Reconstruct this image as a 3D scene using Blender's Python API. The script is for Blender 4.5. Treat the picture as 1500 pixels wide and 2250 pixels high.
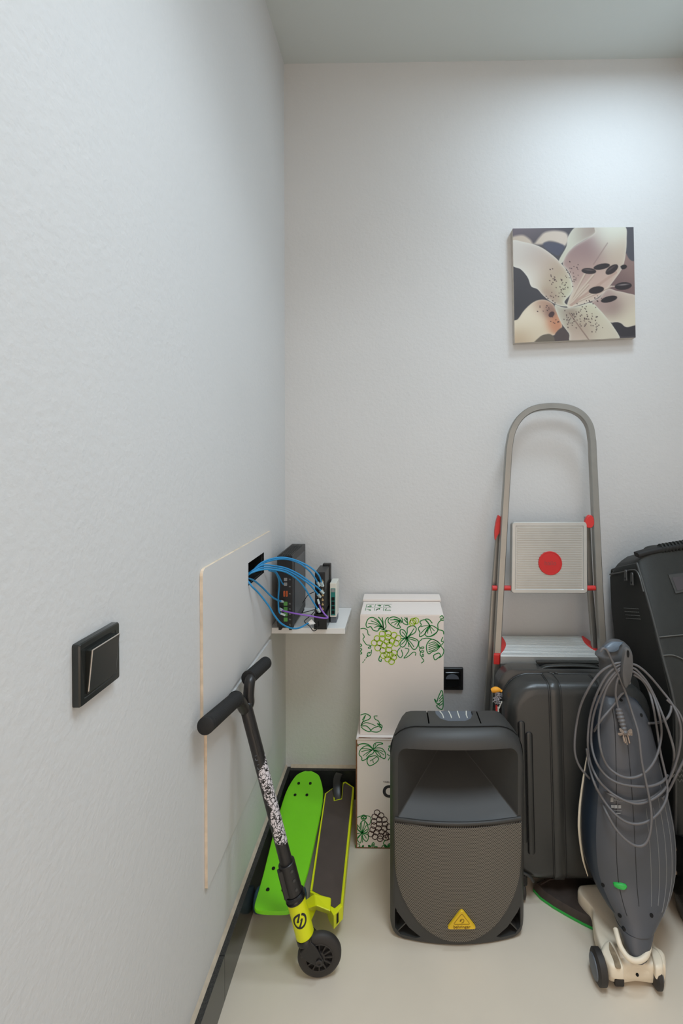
import bpy, bmesh, math, random
import numpy as np
from mathutils import Vector, Matrix, Euler

for _o in list(bpy.data.objects):
    bpy.data.objects.remove(_o, do_unlink=True)
SC = bpy.context.scene
COL = SC.collection
R = math.radians
rnd = random.Random(7)

# ------------------------------------------------------------------ camera
F_PX = 1000.0
PPX, PPY = 860.5, 1015.5
CAM = Vector((0.0, 0.0, 1.26))
cam_data = bpy.data.cameras.new('camera')
cam_data.sensor_fit = 'VERTICAL'
cam_data.sensor_height = 36.0
cam_data.sensor_width = 24.0
cam_data.lens = 36.0 * F_PX / 2250.0
cam_data.shift_x = -(PPX - 750.0) / 2250.0
cam_data.shift_y = -(1125.0 - PPY) / 2250.0
cam_data.clip_start = 0.02
cam = bpy.data.objects.new('camera', cam_data)
cam.location = CAM
CAM_EUL = Euler((R(90 - 0.6), 0.0, R(1.0)), 'XYZ')
cam.rotation_euler = CAM_EUL
COL.objects.link(cam)
SC.camera = cam
CAM_M = CAM_EUL.to_matrix()

# ------------------------------------------------------------------ look
SC.view_settings.view_transform = 'Standard'
SC.view_settings.look = 'None'
SC.view_settings.gamma = 1.0
SC.view_settings.use_curve_mapping = False
SC.view_settings.exposure = -0.10

world = bpy.data.worlds.new('world')
SC.world = world
world.use_nodes = True
wbg = world.node_tree.nodes['Background']
wbg.inputs['Color'].default_value = (1.0, 0.83, 0.70, 1)
wbg.inputs['Strength'].default_value = 1.9


def area_lamp(name, loc, size, power, color, rot=(0, 0, 0), shape='DISK', size_y=None):
    d = bpy.data.lights.new(name, 'AREA')
    d.shape = shape
    d.size = size
    if size_y:
        d.size_y = size_y
    d.energy = power
    d.color = color
    o = bpy.data.objects.new(name, d)
    o.location = loc
    o.rotation_euler = rot
    COL.objects.link(o)
    return o


area_lamp('ceiling_light_far', (0.74, 1.14, 2.66), 0.24, 8.6, (0.68, 0.85, 1.0))
NEAR_ = area_lamp('ceiling_light_near', (0.36, 0.42, 2.66), 0.70, 13.0, (0.74, 0.88, 1.0))
NEAR_.data.spread = R(125)


# ------------------------------------------------------------------ pixel -> point helpers (measuring the photograph)
def ray(px, py):
    d = Vector(((px - PPX) / F_PX, -(py - PPY) / F_PX, -1.0))
    return CAM_M @ d


def P(px, py, Y):
    d = ray(px, py)
    return CAM + d * (Y / d.y)


def PZ(px, py, Z):
    d = ray(px, py)
    return CAM + d * ((Z - CAM.z) / d.z)


def PX(px, py, X):
    d = ray(px, py)
    return CAM + d * (X / d.x)


def lin(c):
    c = c / 255.0
    return c / 12.92 if c <= 0.04045 else ((c + 0.055) / 1.055) ** 2.4


def rgb(r, g, b):
    return (lin(r), lin(g), lin(b), 1.0)


# ------------------------------------------------------------------ materials
def new_mat(name):
    m = bpy.data.materials.new(name)
    m.use_nodes = True
    nt = m.node_tree
    return m, nt, nt.nodes['Principled BSDF']


def mat(name, col, rough=0.5, metal=0.0, var=0.0, vscale=12.0, bump=0.0, bscale=200.0, spec=0.5, coat=0.0, col2=None, detail=4.0):
    """Plain surface with optional soft noise in its colour and a noise bump."""
    m, nt, b = new_mat(name)
    c = rgb(*col)
    b.inputs['Roughness'].default_value = rough
    b.inputs['Metallic'].default_value = metal
    b.inputs['Specular IOR Level'].default_value = spec
    b.inputs['Coat Weight'].default_value = coat
    tc = nt.nodes.new('ShaderNodeTexCoord')
    if var > 0 or col2:
        n = nt.nodes.new('ShaderNodeTexNoise')
        n.inputs['Scale'].default_value = vscale
        n.inputs['Detail'].default_value = detail
        nt.links.new(tc.outputs['Object'], n.inputs['Vector'])
        r = nt.nodes.new('ShaderNodeValToRGB')
        c2 = rgb(*col2) if col2 else tuple(min(1, x * (1 + var)) for x in c[:3]) + (1,)
        c1 = c if col2 else tuple(x * (1 - var) for x in c[:3]) + (1,)
        r.color_ramp.elements[0].position = 0.3
        r.color_ramp.elements[1].position = 0.7
        r.color_ramp.elements[0].color = c1
        r.color_ramp.elements[1].color = c2
        nt.links.new(n.outputs['Fac'], r.inputs['Fac'])
        nt.links.new(r.outputs['Color'], b.inputs['Base Color'])
    else:
        b.inputs['Base Color'].default_value = c
    if bump > 0:
        n2 = nt.nodes.new('ShaderNodeTexNoise')
        n2.inputs['Scale'].default_value = bscale
        n2.inputs['Detail'].default_value = 3.0
        nt.links.new(tc.outputs['Object'], n2.inputs['Vector'])
        bp = nt.nodes.new('ShaderNodeBump')
        bp.inputs['Strength'].default_value = bump
        bp.inputs['Distance'].default_value = 0.002
        nt.links.new(n2.outputs['Fac'], bp.inputs['Height'])
        nt.links.new(bp.outputs['Normal'], b.inputs['Normal'])
    return m


M = {}
M['wall'] = mat('wall_paint', (212, 211, 209), 0.85, var=0.018, vscale=2.2, bump=0.5, bscale=95)
M['ceiling'] = mat('ceiling_paint', (206, 211, 208), 0.9, var=0.01, vscale=2, bump=0.15, bscale=60)
M['floor'] = mat('floor_resin', (222, 209, 190), 0.33, var=0.03, vscale=5, bump=0.02, bscale=40)
M['tile_black'] = mat('black_gloss_tile', (44, 46, 44), 0.16, var=0.15, vscale=30)
M['tile_edge'] = mat('rough_tile_edge', (30, 29, 27), 0.75, col2=(62, 60, 56), vscale=420, bump=0.6, bscale=300, detail=8)
M['grout'] = mat('light_filler', (196, 182, 162), 0.9, var=0.1, vscale=60)
M['black_plastic'] = mat('black_plastic', (30, 30, 30), 0.4, bump=0.05, bscale=500)
M['black_soft'] = mat('black_rubber', (27, 26, 25), 0.7, bump=0.12, bscale=700)
M['black_gloss'] = mat('black_gloss_plastic', (24, 25, 25), 0.22)
M['dark_void'] = mat('dark_interior', (10, 10, 10), 0.9)
M['switch_black'] = mat('switch_black', (40, 42, 40), 0.16)
M['white_lac'] = mat('white_laminate', (232, 230, 226), 0.4)
M['panel'] = mat('painted_panel', (216, 213, 210), 0.7, var=0.01, vscale=3, bump=0.12, bscale=60)
M['raw_edge'] = mat('raw_board_edge', (224, 204, 180), 0.85, var=0.15, vscale=40)
M['cardboard'] = mat('white_printed_cardboard', (232, 221, 212), 0.75, var=0.015, vscale=8, bump=0.05, bscale=120)
M['kraft'] = mat('kraft_edge', (126, 88, 60), 0.85, var=0.2, vscale=60)
M['ink_green'] = mat('dark_green_ink', (14, 124, 52), 0.8)
M['ink_lime'] = mat('lime_ink', (160, 196, 36), 0.8)
M['ink_black'] = mat('black_ink', (44, 42, 44), 0.8)
M['ink_brown'] = mat('brown_ink', (62, 40, 36), 0.8)
M['blue_cable'] = mat('blue_cable', (42, 140, 196), 0.45)
M['purple_cable'] = mat('purple_cable', (140, 92, 186), 0.45)
M['black_cable'] = mat('black_cable', (22, 22, 24), 0.5)
M['clear_plug'] = mat('clear_plug', (190, 205, 205), 0.25)
M['orange_port'] = mat('orange_port', (214, 104, 58), 0.5)
M['green_port'] = mat('green_port', (96, 160, 80), 0.5)
M['teal'] = mat('teal_board', (22, 120, 112), 0.5)
M['cream_plastic'] = mat('cream_box_plastic', (226, 224, 212), 0.45)
M['port_brass'] = mat('port_contacts', (196, 168, 120), 0.4)
M['grey_mark'] = mat('grey_marking', (150, 150, 148), 0.6)
M['lime'] = mat('lime_green_plastic', (128, 220, 28), 0.42, var=0.05, vscale=9)
M['lime_hole'] = mat('bolt_dark', (22, 26, 18), 0.5, metal=0.3)
M['wheel_blue'] = mat('slate_blue_wheel', (66, 96, 110), 0.5)
M['yellow'] = mat('fluorescent_yellow', (226, 232, 14), 0.4)
M['griptape'] = mat('grip_tape', (84, 72, 66), 0.92, var=0.08, vscale=20, bump=0.5, bscale=1500)
M['bar_black'] = mat('black_painted_steel', (38, 36, 35), 0.35)
M['tyre'] = mat('dark_wheel_rubber', (50, 46, 43), 0.6)
M['hub_dark'] = mat('hub_dark', (20, 19, 18), 0.6)
M['steel'] = mat('steel', (150, 150, 148), 0.35, metal=0.8)
M['alu'] = mat('aluminium', (158, 156, 150), 0.34, metal=0.8, var=0.05, vscale=18)
M['alu_light'] = mat('light_aluminium', (208, 208, 204), 0.42, metal=0.55, var=0.03, vscale=18)
M['alu_plate'] = mat('platform_aluminium', (194, 193, 188), 0.42, metal=0.65, var=0.04, vscale=18)
M['red'] = mat('red_plastic', (206, 48, 44), 0.45)
M['red_disc'] = mat('red_disc', (200, 34, 34), 0.5)
M['spk'] = mat('speaker_plastic', (60, 59, 57), 0.47, bump=0.14, bscale=900)
M['spk_grey'] = mat('speaker_grey_inset', (96, 102, 110), 0.45)
M['yellow_badge'] = mat('yellow_badge', (232, 192, 36), 0.4)
M['badge_ink'] = mat('badge_ink', (120, 84, 20), 0.6)
M['case'] = mat('suitcase_shell', (54, 54, 52), 0.28, bump=0.1, bscale=600)
M['case_dark'] = mat('suitcase_seam', (20, 20, 20), 0.6)
M['case_handle'] = mat('suitcase_handle', (44, 45, 42), 0.4)
M['vac'] = mat('vacuum_slate', (77, 79, 84), 0.4, bump=0.04, bscale=400)
M['vac_blue'] = mat('vacuum_blue_side', (38, 47, 58), 0.32)
M['vac_line'] = mat('vacuum_seam', (44, 44, 46), 0.6)
M['vac_line_l'] = mat('vacuum_ridge', (120, 120, 120), 0.45)
M['vac_handle'] = mat('vacuum_handle', (88, 88, 89), 0.45)
M['vac_button'] = mat('vacuum_soft_button', (98, 110, 122), 0.35)
M['vac_hook'] = mat('vacuum_hook', (92, 91, 91), 0.42)
M['cord'] = mat('grey_cord', (104, 101, 101), 0.5)
M['cream'] = mat('cream_plastic', (240, 226, 202), 0.42, var=0.05, vscale=14)
M['cream_win'] = mat('dusty_window', (150, 132, 108), 0.35, var=0.3, vscale=60)
M['brush_plate'] = mat('brown_brush_plate', (66, 56, 50), 0.6, var=0.2, vscale=40)
M['green'] = mat('bright_green', (40, 176, 70), 0.4)
M['paper_tie'] = mat('paper_tie', (142, 126, 112), 0.8)
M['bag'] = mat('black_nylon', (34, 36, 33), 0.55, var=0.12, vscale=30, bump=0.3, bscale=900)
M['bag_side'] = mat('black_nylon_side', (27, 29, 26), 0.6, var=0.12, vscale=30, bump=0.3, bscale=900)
M['piping'] = mat('bag_piping', (62, 62, 60), 0.5)
M['stitch'] = mat('bag_stitch', (98, 98, 94), 0.7)
M['zip'] = mat('gunmetal_zip', (92, 92, 90), 0.35, metal=0.6)
M['bolt'] = mat('bolt_head', (170, 150, 134), 0.35, metal=0.7)
M['id_window'] = mat('label_window', (72, 68, 70), 0.2)
M['orange'] = mat('orange_foam', (240, 164, 44), 0.6)
M['tuft'] = mat('grey_white_fibre', (188, 182, 184), 0.9)
M['tuft_dark'] = mat('black_fibre', (20, 24, 24), 0.9)
M['canvas_edge'] = mat('canvas_edge', (206, 198, 188), 0.8, var=0.1, vscale=30)


def grille_material():
    m, nt, b = new_mat('perforated_grille')
    tc = nt.nodes.new('ShaderNodeTexCoord')
    sep = nt.nodes.new('ShaderNodeSeparateXYZ')
    nt.links.new(tc.outputs['Object'], sep.inputs['Vector'])

    def mth(op, a, bb=None):
        n = nt.nodes.new('ShaderNodeMath')
        n.operation = op
        for i, x in enumerate((a, bb)):
            if x is None:
                continue
            if isinstance(x, (int, float)):
                n.inputs[i].default_value = x
            else:
                nt.links.new(x, n.inputs[i])
        return n.outputs[0]

    px, pz = 0.0046, 0.0066

    def lattice(off):
        u = mth('SUBTRACT', mth('FRACT', mth('ADD', mth('DIVIDE', sep.outputs['X'], px), 100 + off)), 0.5)
        v = mth('SUBTRACT', mth('FRACT', mth('ADD', mth('DIVIDE', sep.outputs['Z'], pz), 100 + off)), 0.5)
        u = mth('MULTIPLY', u, px * 1000)
        v = mth('MULTIPLY', v, pz * 1000)
        return mth('SQRT', mth('ADD', mth('MULTIPLY', u, u), mth('MULTIPLY', v, v)))

    d = mth('MINIMUM', lattice(0.0), lattice(0.5))
    r = nt.nodes.new('ShaderNodeValToRGB')
    r.color_ramp.elements[0].position = 0.32
    r.color_ramp.elements[1].position = 0.42
    r.color_ramp.elements[0].color = rgb(22, 20, 18)
    r.color_ramp.elements[1].color = rgb(130, 123, 113)
    sc = mth('DIVIDE', d, 3.6)
    nt.links.new(sc, r.inputs['Fac'])
    nt.links.new(r.outputs['Color'], b.inputs['Base Color'])
    b.inputs['Roughness'].default_value = 0.55
    b.inputs['Metallic'].default_value = 0.2
    return m


def sticker_material():
    m, nt, b = new_mat('black_white_graffiti_sticker')
    tc = nt.nodes.new('ShaderNodeTexCoord')
    n = nt.nodes.new('ShaderNodeTexNoise')
    n.inputs['Scale'].default_value = 85
    n.inputs['Detail'].default_value = 2.0
    n.inputs['Distortion'].default_value = 2.2
    nt.links.new(tc.outputs['Object'], n.inputs['Vector'])
    v = nt.nodes.new('ShaderNodeTexVoronoi')
    v.feature = 'DISTANCE_TO_EDGE'
    v.inputs['Scale'].default_value = 95
    nt.links.new(tc.outputs['Object'], v.inputs['Vector'])
    r1 = nt.nodes.new('ShaderNodeValToRGB')
    r1.color_ramp.interpolation = 'CONSTANT'
    r1.color_ramp.elements[0].color = rgb(18, 16, 16)
    r1.color_ramp.elements[1].color = rgb(222, 214, 216)
    r1.color_ramp.elements[1].position = 0.43
    nt.links.new(n.outputs['Fac'], r1.inputs['Fac'])
    r2 = nt.nodes.new('ShaderNodeValToRGB')
    r2.color_ramp.interpolation = 'CONSTANT'
    r2.color_ramp.elements[0].color = rgb(30, 28, 28)
    r2.color_ramp.elements[1].color = (1, 1, 1, 1)
    r2.color_ramp.elements[1].position = 0.045
    nt.links.new(v.outputs['Distance'], r2.inputs['Fac'])
    mx = nt.nodes.new('ShaderNodeMixRGB')
    mx.blend_type = 'MULTIPLY'
    mx.inputs['Fac'].default_value = 1
    nt.links.new(r1.outputs['Color'], mx.inputs['Color1'])
    nt.links.new(r2.outputs['Color'], mx.inputs['Color2'])
    nt.links.new(mx.outputs['Color'], b.inputs['Base Color'])
    b.inputs['Roughness'].default_value = 0.4
    return m


def print_material():
    m, nt, b = new_mat('printed_canvas')
    a = nt.nodes.new('ShaderNodeVertexColor')
    a.layer_name = 'print'
    nt.links.new(a.outputs['Color'], b.inputs['Base Color'])
    b.inputs['Roughness'].default_value = 0.6
    return m


M['grille'] = grille_material()
M['sticker'] = sticker_material()
M['print'] = print_material()


# ------------------------------------------------------------------ mesh helpers
def V(*a):
    return Vector(a)


def spline(pts, n=8, closed=False):
    """Catmull-Rom through the points (tuples of any length)."""
    pts = [Vector(p) for p in pts]
    out = []
    N = len(pts)
    segs = N if closed else N - 1
    for i in range(segs):
        if closed:
            p0, p1, p2, p3 = pts[(i - 1) % N], pts[i], pts[(i + 1) % N], pts[(i + 2) % N]
        else:
            p1, p2 = pts[i], pts[i + 1]
            p0 = pts[i - 1] if i > 0 else p1 * 2 - p2
            p3 = pts[i + 2] if i + 2 < N else p2 * 2 - p1
        for k in range(n):
            t = k / n
            out.append(0.5 * ((2 * p1) + (p2 - p0) * t + (2 * p0 - 5 * p1 + 4 * p2 - p3) * t * t + (3 * p1 - p0 - 3 * p2 + p3) * t ** 3))
    if not closed:
        out.append(pts[-1])
    return out


def rrect(x0, x1, y0, y1, r, n=6):
    """Rounded rectangle, counter-clockwise, r one radius or four (x1y0, x1y1, x0y1, x0y0)."""
    if not isinstance(r, (tuple, list)):
        r = (r,) * 4
    out = []
    for (cx, cy, a0), rr in zip(((x1, y0, -90), (x1, y1, 0), (x0, y1, 90), (x0, y0, 180)), r):
        sx = -1 if cx == x1 else 1
        sy = -1 if cy == y1 else 1
        ox, oy = cx + sx * rr, cy + sy * rr
        for k in range(n + 1):
            a = R(a0 + 90 * k / n)
            out.append((ox + rr * math.cos(a), oy + rr * math.sin(a)))
    return out


class MB:
    def __init__(self, org=(0, 0, 0)):
        self.v, self.f, self.m = [], [], []
        self.org = Vector(org)

    def add(self, verts, faces, mi=0):
        b = len(self.v)
        self.v += [Vector(p) - self.org for p in verts]
        for f in faces:
            self.f.append([b + i for i in f])
            self.m.append(mi)

    def box(self, lo, hi, mi=0, mtx=None):
        x0, y0, z0 = lo
        x1, y1, z1 = hi
        vs = [V(x, y, z) for z in (z0, z1) for y in (y0, y1) for x in (x0, x1)]
        if mtx is not None:
            vs = [mtx @ p for p in vs]
        self.add(vs, [(0, 2, 3, 1), (4, 5, 7, 6), (0, 1, 5, 4), (2, 6, 7, 3), (0, 4, 6, 2), (1, 3, 7, 5)], mi)

    def loft(self, rings, cap=True, closed=True, mi=0, loop=False):
        n = len(rings[0])
        vs = [p for r in rings for p in r]
        fs = []
        K = len(rings)
        for i in range(K if loop else K - 1):
            a, b = i * n, ((i + 1) % K) * n
            for j in range(n if closed else n - 1):
                k = (j + 1) % n
                fs.append((a + j, a + k, b + k, b + j))
        if cap and not loop:
            fs.append(tuple(range(n - 1, -1, -1)))
            fs.append(tuple((K - 1) * n + j for j in range(n)))
        self.add(vs, fs, mi)

    def prism(self, pts, vec, mi=0):
        vec = Vector(vec)
        a = [Vector(p) for p in pts]
        self.loft([a, [p + vec for p in a]], mi=mi)

    def sweep(self, path, prof, up=None, mi=0, closed=False, cap=True):
        """prof(i, t) or a list of (s, n) offsets; s along side, n along up-ish normal."""
        path = [Vector(p) for p in path]
        N = len(path)
        rings = []
        nrm = None
        for i in range(N):
            if closed:
                t = path[(i + 1) % N] - path[i - 1]
            else:
                t = path[min(i + 1, N - 1)] - path[max(i - 1, 0)]
            if t.length < 1e-9:
                t = V(0, 0, 1)
            t.normalize()
            if up is not None:
                nrm = Vector(up) - t * Vector(up).dot(t)
            elif nrm is None:
                ref = V(0, 0, 1) if abs(t.z) < 0.9 else V(1, 0, 0)
                nrm = ref - t * ref.dot(t)
            else:
                nrm = nrm - t * nrm.dot(t)
            nrm.normalize()
            side = t.cross(nrm)
            pr = prof(i) if callable(prof) else prof
            rings.append([path[i] + side * s + nrm * n for s, n in pr])
        self.loft(rings, cap=cap, mi=mi, loop=closed)

    def tube(self, path, r, n=10, mi=0, closed=False, up=None):
        cs = [(math.cos(2 * math.pi * k / n), math.sin(2 * math.pi * k / n)) for k in range(n)]
        if isinstance(r, (list, tuple)):
            self.sweep(path, lambda i: [(c * r[i], s * r[i]) for c, s in cs], up=up, mi=mi, closed=closed)
        else:
            self.sweep(path, [(c * r, s * r) for c, s in cs], up=up, mi=mi, closed=closed)

    def cyl(self, a, b, r, r2=None, n=24, mi=0):
        self.tube([a, b], [r, r if r2 is None else r2], n=n, mi=mi)

    def lathe(self, o, axis, prof, n=32, mi=0, ref=None):
        """prof: (distance along the axis, radius)."""
        o, axis = Vector(o), Vector(axis).normalized()
        ref = Vector(ref) if ref else (V(0, 0, 1) if abs(axis.z) < 0.9 else V(1, 0, 0))
        e1 = (ref - axis * ref.dot(axis)).normalized()
        e2 = axis.cross(e1)
        rings = [[o + axis * d + (e1 * math.cos(2 * math.pi * k / n) + e2 * math.sin(2 * math.pi * k / n)) * max(r, 1e-5) for k in range(n)] for d, r in prof]
        self.loft(rings, mi=mi)

    def ribbon(self, path, normal, w, mi=0, closed=False):
        path = [Vector(p) for p in path]
        N = len(path)
        nf = normal if callable(normal) else (lambda i: Vector(normal))
        L = []
        for i in range(N):
            t = (path[(i + 1) % N] - path[i - 1]) if closed else (path[min(i + 1, N - 1)] - path[max(i - 1, 0)])
            s = t.cross(nf(i))
            if s.length < 1e-12:
                s = V(1, 0, 0)
            s.normalize()
            L.append((path[i] + s * w / 2, path[i] - s * w / 2))
        vs = [p for q in L for p in q]
        fs = [(2 * i, 2 * ((i + 1) % N), 2 * ((i + 1) % N) + 1, 2 * i + 1) for i in range(N if closed else N - 1)]
        self.add(vs, fs, mi)

    def disc(self, c, normal, r, n=16, mi=0, sx=1.0, ref=None):
        c, nn = Vector(c), Vector(normal).normalized()
        ref = Vector(ref) if ref else (V(0, 0, 1) if abs(nn.z) < 0.9 else V(1, 0, 0))
        e1 = (ref - nn * ref.dot(nn)).normalized()
        e2 = nn.cross(e1)
        self.add([c + e1 * r * math.cos(2 * math.pi * k / n) + e2 * r * sx * math.sin(2 * math.pi * k / n) for k in range(n)], [tuple(range(n))], mi)

    def build(self, name, mats, parent=None, smooth=35, bevel=0.0, bseg=2, subsurf=0, recalc=True, weld=False):
        me = bpy.data.meshes.new(name)
        me.from_pydata([tuple(p) for p in self.v], [], self.f)
        if not isinstance(mats, (list, tuple)):
            mats = [mats]
        for mm in mats:
            me.materials.append(mm)
        me.polygons.foreach_set('material_index', self.m)
        if recalc or weld:
            bm = bmesh.new()
            bm.from_mesh(me)
            if weld:
                bmesh.ops.remove_doubles(bm, verts=bm.verts, dist=1e-5)
            if recalc:
                bmesh.ops.recalc_face_normals(bm, faces=bm.faces)
            bm.to_mesh(me)
            bm.free()
        o = bpy.data.objects.new(name, me)
        COL.objects.link(o)
        if parent is not None:
            o.parent = parent
        finish(o, smooth, bevel, bseg, subsurf)
        return o


def finish(o, smooth=35, bevel=0.0, bseg=2, subsurf=0):
    me = o.data
    if smooth:
        me.polygons.foreach_set('use_smooth', [True] * len(me.polygons))
        me.set_sharp_from_angle(angle=R(smooth))
    if bevel:
        b = o.modifiers.new('bevel', 'BEVEL')
        b.width = bevel
        b.segments = bseg
        b.limit_method = 'ANGLE'
        b.angle_limit = R(40)
        b.harden_normals = False
    if subsurf:
        s = o.modifiers.new('subsurf', 'SUBSURF')
        s.levels = s.render_levels = subsurf
    me.update()


def cut(o, cutters, smooth=35, bevel=0.0, bseg=2):
    """Subtract solids (MB) from a built object for good; their material slots follow after the object's own."""
    tmp = []
    for c in cutters:
        t = c.build('cutter', list(o.data.materials), smooth=0)
        tmp.append(t)
        md = o.modifiers.new('cut', 'BOOLEAN')
        md.operation = 'DIFFERENCE'
        md.solver = 'EXACT'
        md.object = t
    par = o.parent
    o.parent = None
    bpy.context.view_layer.update()
    dg = bpy.context.evaluated_depsgraph_get()
    me = bpy.data.meshes.new_from_object(o.evaluated_get(dg))
    o.modifiers.clear()
    old = o.data
    me.name = old.name
    o.data = me
    bpy.data.meshes.remove(old)
    for t in tmp:
        d = t.data
        bpy.data.objects.remove(t, do_unlink=True)
        bpy.data.meshes.remove(d)
    o.parent = par
    finish(o, smooth, bevel, bseg)
    return o


def text_mesh(body, size, mtx, name, material, parent, org=(0, 0, 0), extrude=0.0002, bold=0.0):
    c = bpy.data.curves.new(name, 'FONT')
    c.body = body
    c.size = size
    c.align_x = 'CENTER'
    c.align_y = 'CENTER'
    c.extrude = extrude
    c.offset = bold
    t = bpy.data.objects.new(name, c)
    COL.objects.link(t)
    bpy.context.view_layer.update()
    dg = bpy.context.evaluated_depsgraph_get()
    me = bpy.data.meshes.new_from_object(t.evaluated_get(dg))
    bpy.data.objects.remove(t, do_unlink=True)
    bpy.data.curves.remove(c)
    me.transform(Matrix.Translation(-Vector(org)) @ mtx)
    me.materials.clear()
    me.materials.append(material)
    me.polygons.foreach_set('material_index', [0] * len(me.polygons))
    me.name = name
    o = bpy.data.objects.new(name, me)
    COL.objects.link(o)
    if parent is not None:
        o.parent = parent
    return o


def frame(o, x, y, z):
    """Matrix whose columns are the given axes, at o."""
    return Matrix(((x[0], y[0], z[0], o[0]), (x[1], y[1], z[1], o[1]), (x[2], y[2], z[2], o[2]), (0, 0, 0, 1)))


def tag(o, label, cat, group=None):
    o['label'] = label
    o['category'] = cat
    if group:
        o['group'] = group
    return o


def thing(name, loc, label, cat, group=None, rot=(0, 0, 0)):
    o = bpy.data.objects.new(name, None)
    o.empty_display_size = 0.05
    o.location = loc
    o.rotation_euler = rot
    COL.objects.link(o)
    return tag(o, label, cat, group)


def struct(o):
    o['kind'] = 'structure'
    return o


#%%ROOM
# ------------------------------------------------------------------ the room
XL, XR, YB, YN, ZC = -0.425, 1.04, 1.68, -1.00, 2.705
TH = 0.06

m = MB()
m.box((XL - 0.3, YN - 2.0, -0.05), (XR + 2.6, YB + 0.1, 0.0))
struct(m.build('floor', M['floor'], smooth=0))

m = MB()
m.box((XL - 0.1, YN, ZC), (XR + 0.1, YB + 0.1, ZC + TH))
struct(m.build('ceiling', M['ceiling'], smooth=0))

m = MB()
m.box((XL - 0.1, YB, 0), (XR + 0.1, YB + TH, ZC))
struct(m.build('wall_back', M['wall'], smooth=0))

# left wall with the opening behind the cable hole of the hatch
HY0, HY1, HZ0, HZ1 = 1.247, 1.392, 0.905, 0.968
m = MB()
m.box((XL - TH, YN, 0), (XL, YB, ZC))
wl = struct(m.build('wall_left', [M['wall'], M['dark_void']], smooth=0))
c = MB()
c.box((XL - 0.045, HY0, HZ0), (XL + 0.02, HY1, HZ1), mi=1)
cut(wl, [c], smooth=0)

m = MB()
m.box((XR, YN, 0), (XR + TH, YB, ZC))
struct(m.build('wall_right', M['wall'], smooth=0))

# unseen near wall; its doorway opening is enlarged to let in warm light
m = MB()
m.box((XL - 0.1, YN - TH, 2.32), (XR + 0.1, YN, ZC))
m.box((XL - 0.1, YN - TH, 0), (-0.32, YN, 2.32))
m.box((0.92, YN - TH, 0), (XR + 0.1, YN, 2.32))
struct(m.build('wall_front', M['wall'], smooth=0))

# baseboards of black tile, with a rough cut top edge and a line of filler above it
BT, BH = 0.020, 0.106


def baseboard(name, a, b, inward, seams):
    a, b, inward = Vector(a), Vector(b), Vector(inward)
    d = (b - a)
    L = d.length
    d.normalize()
    m = MB()
    cuts = [0] + seams + [L]
    for s0, s1 in zip(cuts[:-1], cuts[1:]):
        p, q = a + d * (s0 + 0.0006), a + d * (s1 - 0.0006)
        up = V(0, 0, BH)
        f = [p, q, q + inward * BT, p + inward * BT]
        vs = f + [x + up for x in f]
        m.add(vs, [(0, 1, 2, 3), (0, 4, 5, 1), (1, 5, 6, 2), (2, 6, 7, 3), (3, 7, 4, 0)], 0)
        m.add(vs[4:], [(0, 1, 2, 3)], 1)
    p, q = a, b
    h = V(0, 0, BH)
    vs = [p + h, q + h, q + h + inward * 0.007, p + h + inward * 0.007, p + h + V(0, 0, 0.009), q + h + V(0, 0, 0.009)]
    m.add(vs, [(0, 1, 2, 3), (3, 2, 5, 4), (0, 3, 4), (1, 5, 2)], 2)
    return struct(m.build(name, [M['tile_black'], M['tile_edge'], M['grout']], smooth=0))


baseboard('baseboard_left', (XL, -0.99, 0), (XL, YB, 0), (1, 0, 0), [0.82, 1.42, 2.025])
baseboard('baseboard_back', (XL + BT, YB, 0), (XR, YB, 0), (0, -1, 0), [0.6, 1.2])


#%%WALLS
# ------------------------------------------------------------------ hatch panels on the left wall
def hatch(name, y0, y1, z0, z1, label, hole=None, lean=0.0):
    t = 0.0065
    root = thing(name, (XL, (y0 + y1) / 2, z0), label, 'access panel', 'access panels on the white wall')
    org = root.location
    m = MB(org)
    pts = rrect(y0, y1, z0, z1, (0.004, 0.012, 0.014, 0.004), 4)
    ring0 = [V(XL + 0.0004, y, z) for y, z in pts]
    m.loft([ring0, [p + V(t, 0, 0) for p in ring0]])
    o = m.build('board', [M['panel'], M['dark_void'], M['raw_edge']], root, smooth=0)
    if hole:
        c = MB(org)
        c.box((XL - 0.01, hole[0], hole[2]), (XL + 0.03, hole[1], hole[3]), mi=1)
        cut(o, [c], smooth=0)
    # bare edge: side faces of the board carry the raw colour
    for p in o.data.polygons:
        if abs(p.normal.x) < 0.3 and p.material_index == 0 and (p.normal.y < -0.5 or (hole and p.normal.z > 0.5)):
            p.material_index = 2
    # bevelled paint lip round the board
    return root


hatch('access_panel', 0.957, 1.4765, 0.683, 1.022,
      'upper white access panel with a cable hole, flush on the white wall', hole=(HY0, HY1, HZ0, HZ1))
hatch('access_panel', 0.975, 1.4765, 0.318, 0.668,
      'lower white access panel without a hole, behind the black scooter handlebar')

# ------------------------------------------------------------------ light switch
SW = thing('light_switch', (XL, 0.623, 0.936), 'black square light switch with one rocker on the white wall', 'light switch')
m = MB(SW.location)
y0, y1, z0, z1 = 0.580, 0.664, 0.934, 1.017
rg = lambda d, i: [V(XL + d, y, z) for y, z in rrect(y0 + i, y1 - i, z0 + i, z1 - i, 0.0025, 3)]
m.loft([rg(0.0004, 0), rg(0.0085, 0), rg(0.0105, 0.0012), rg(0.0105, 0.008), rg(0.0095, 0.009)])
m.build('frame', M['switch_black'], SW, smooth=30)
m = MB(SW.location)
ya, yb, za, zb = y0 + 0.0125, y1 - 0.0115, z0 + 0.012, z1 - 0.012
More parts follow.
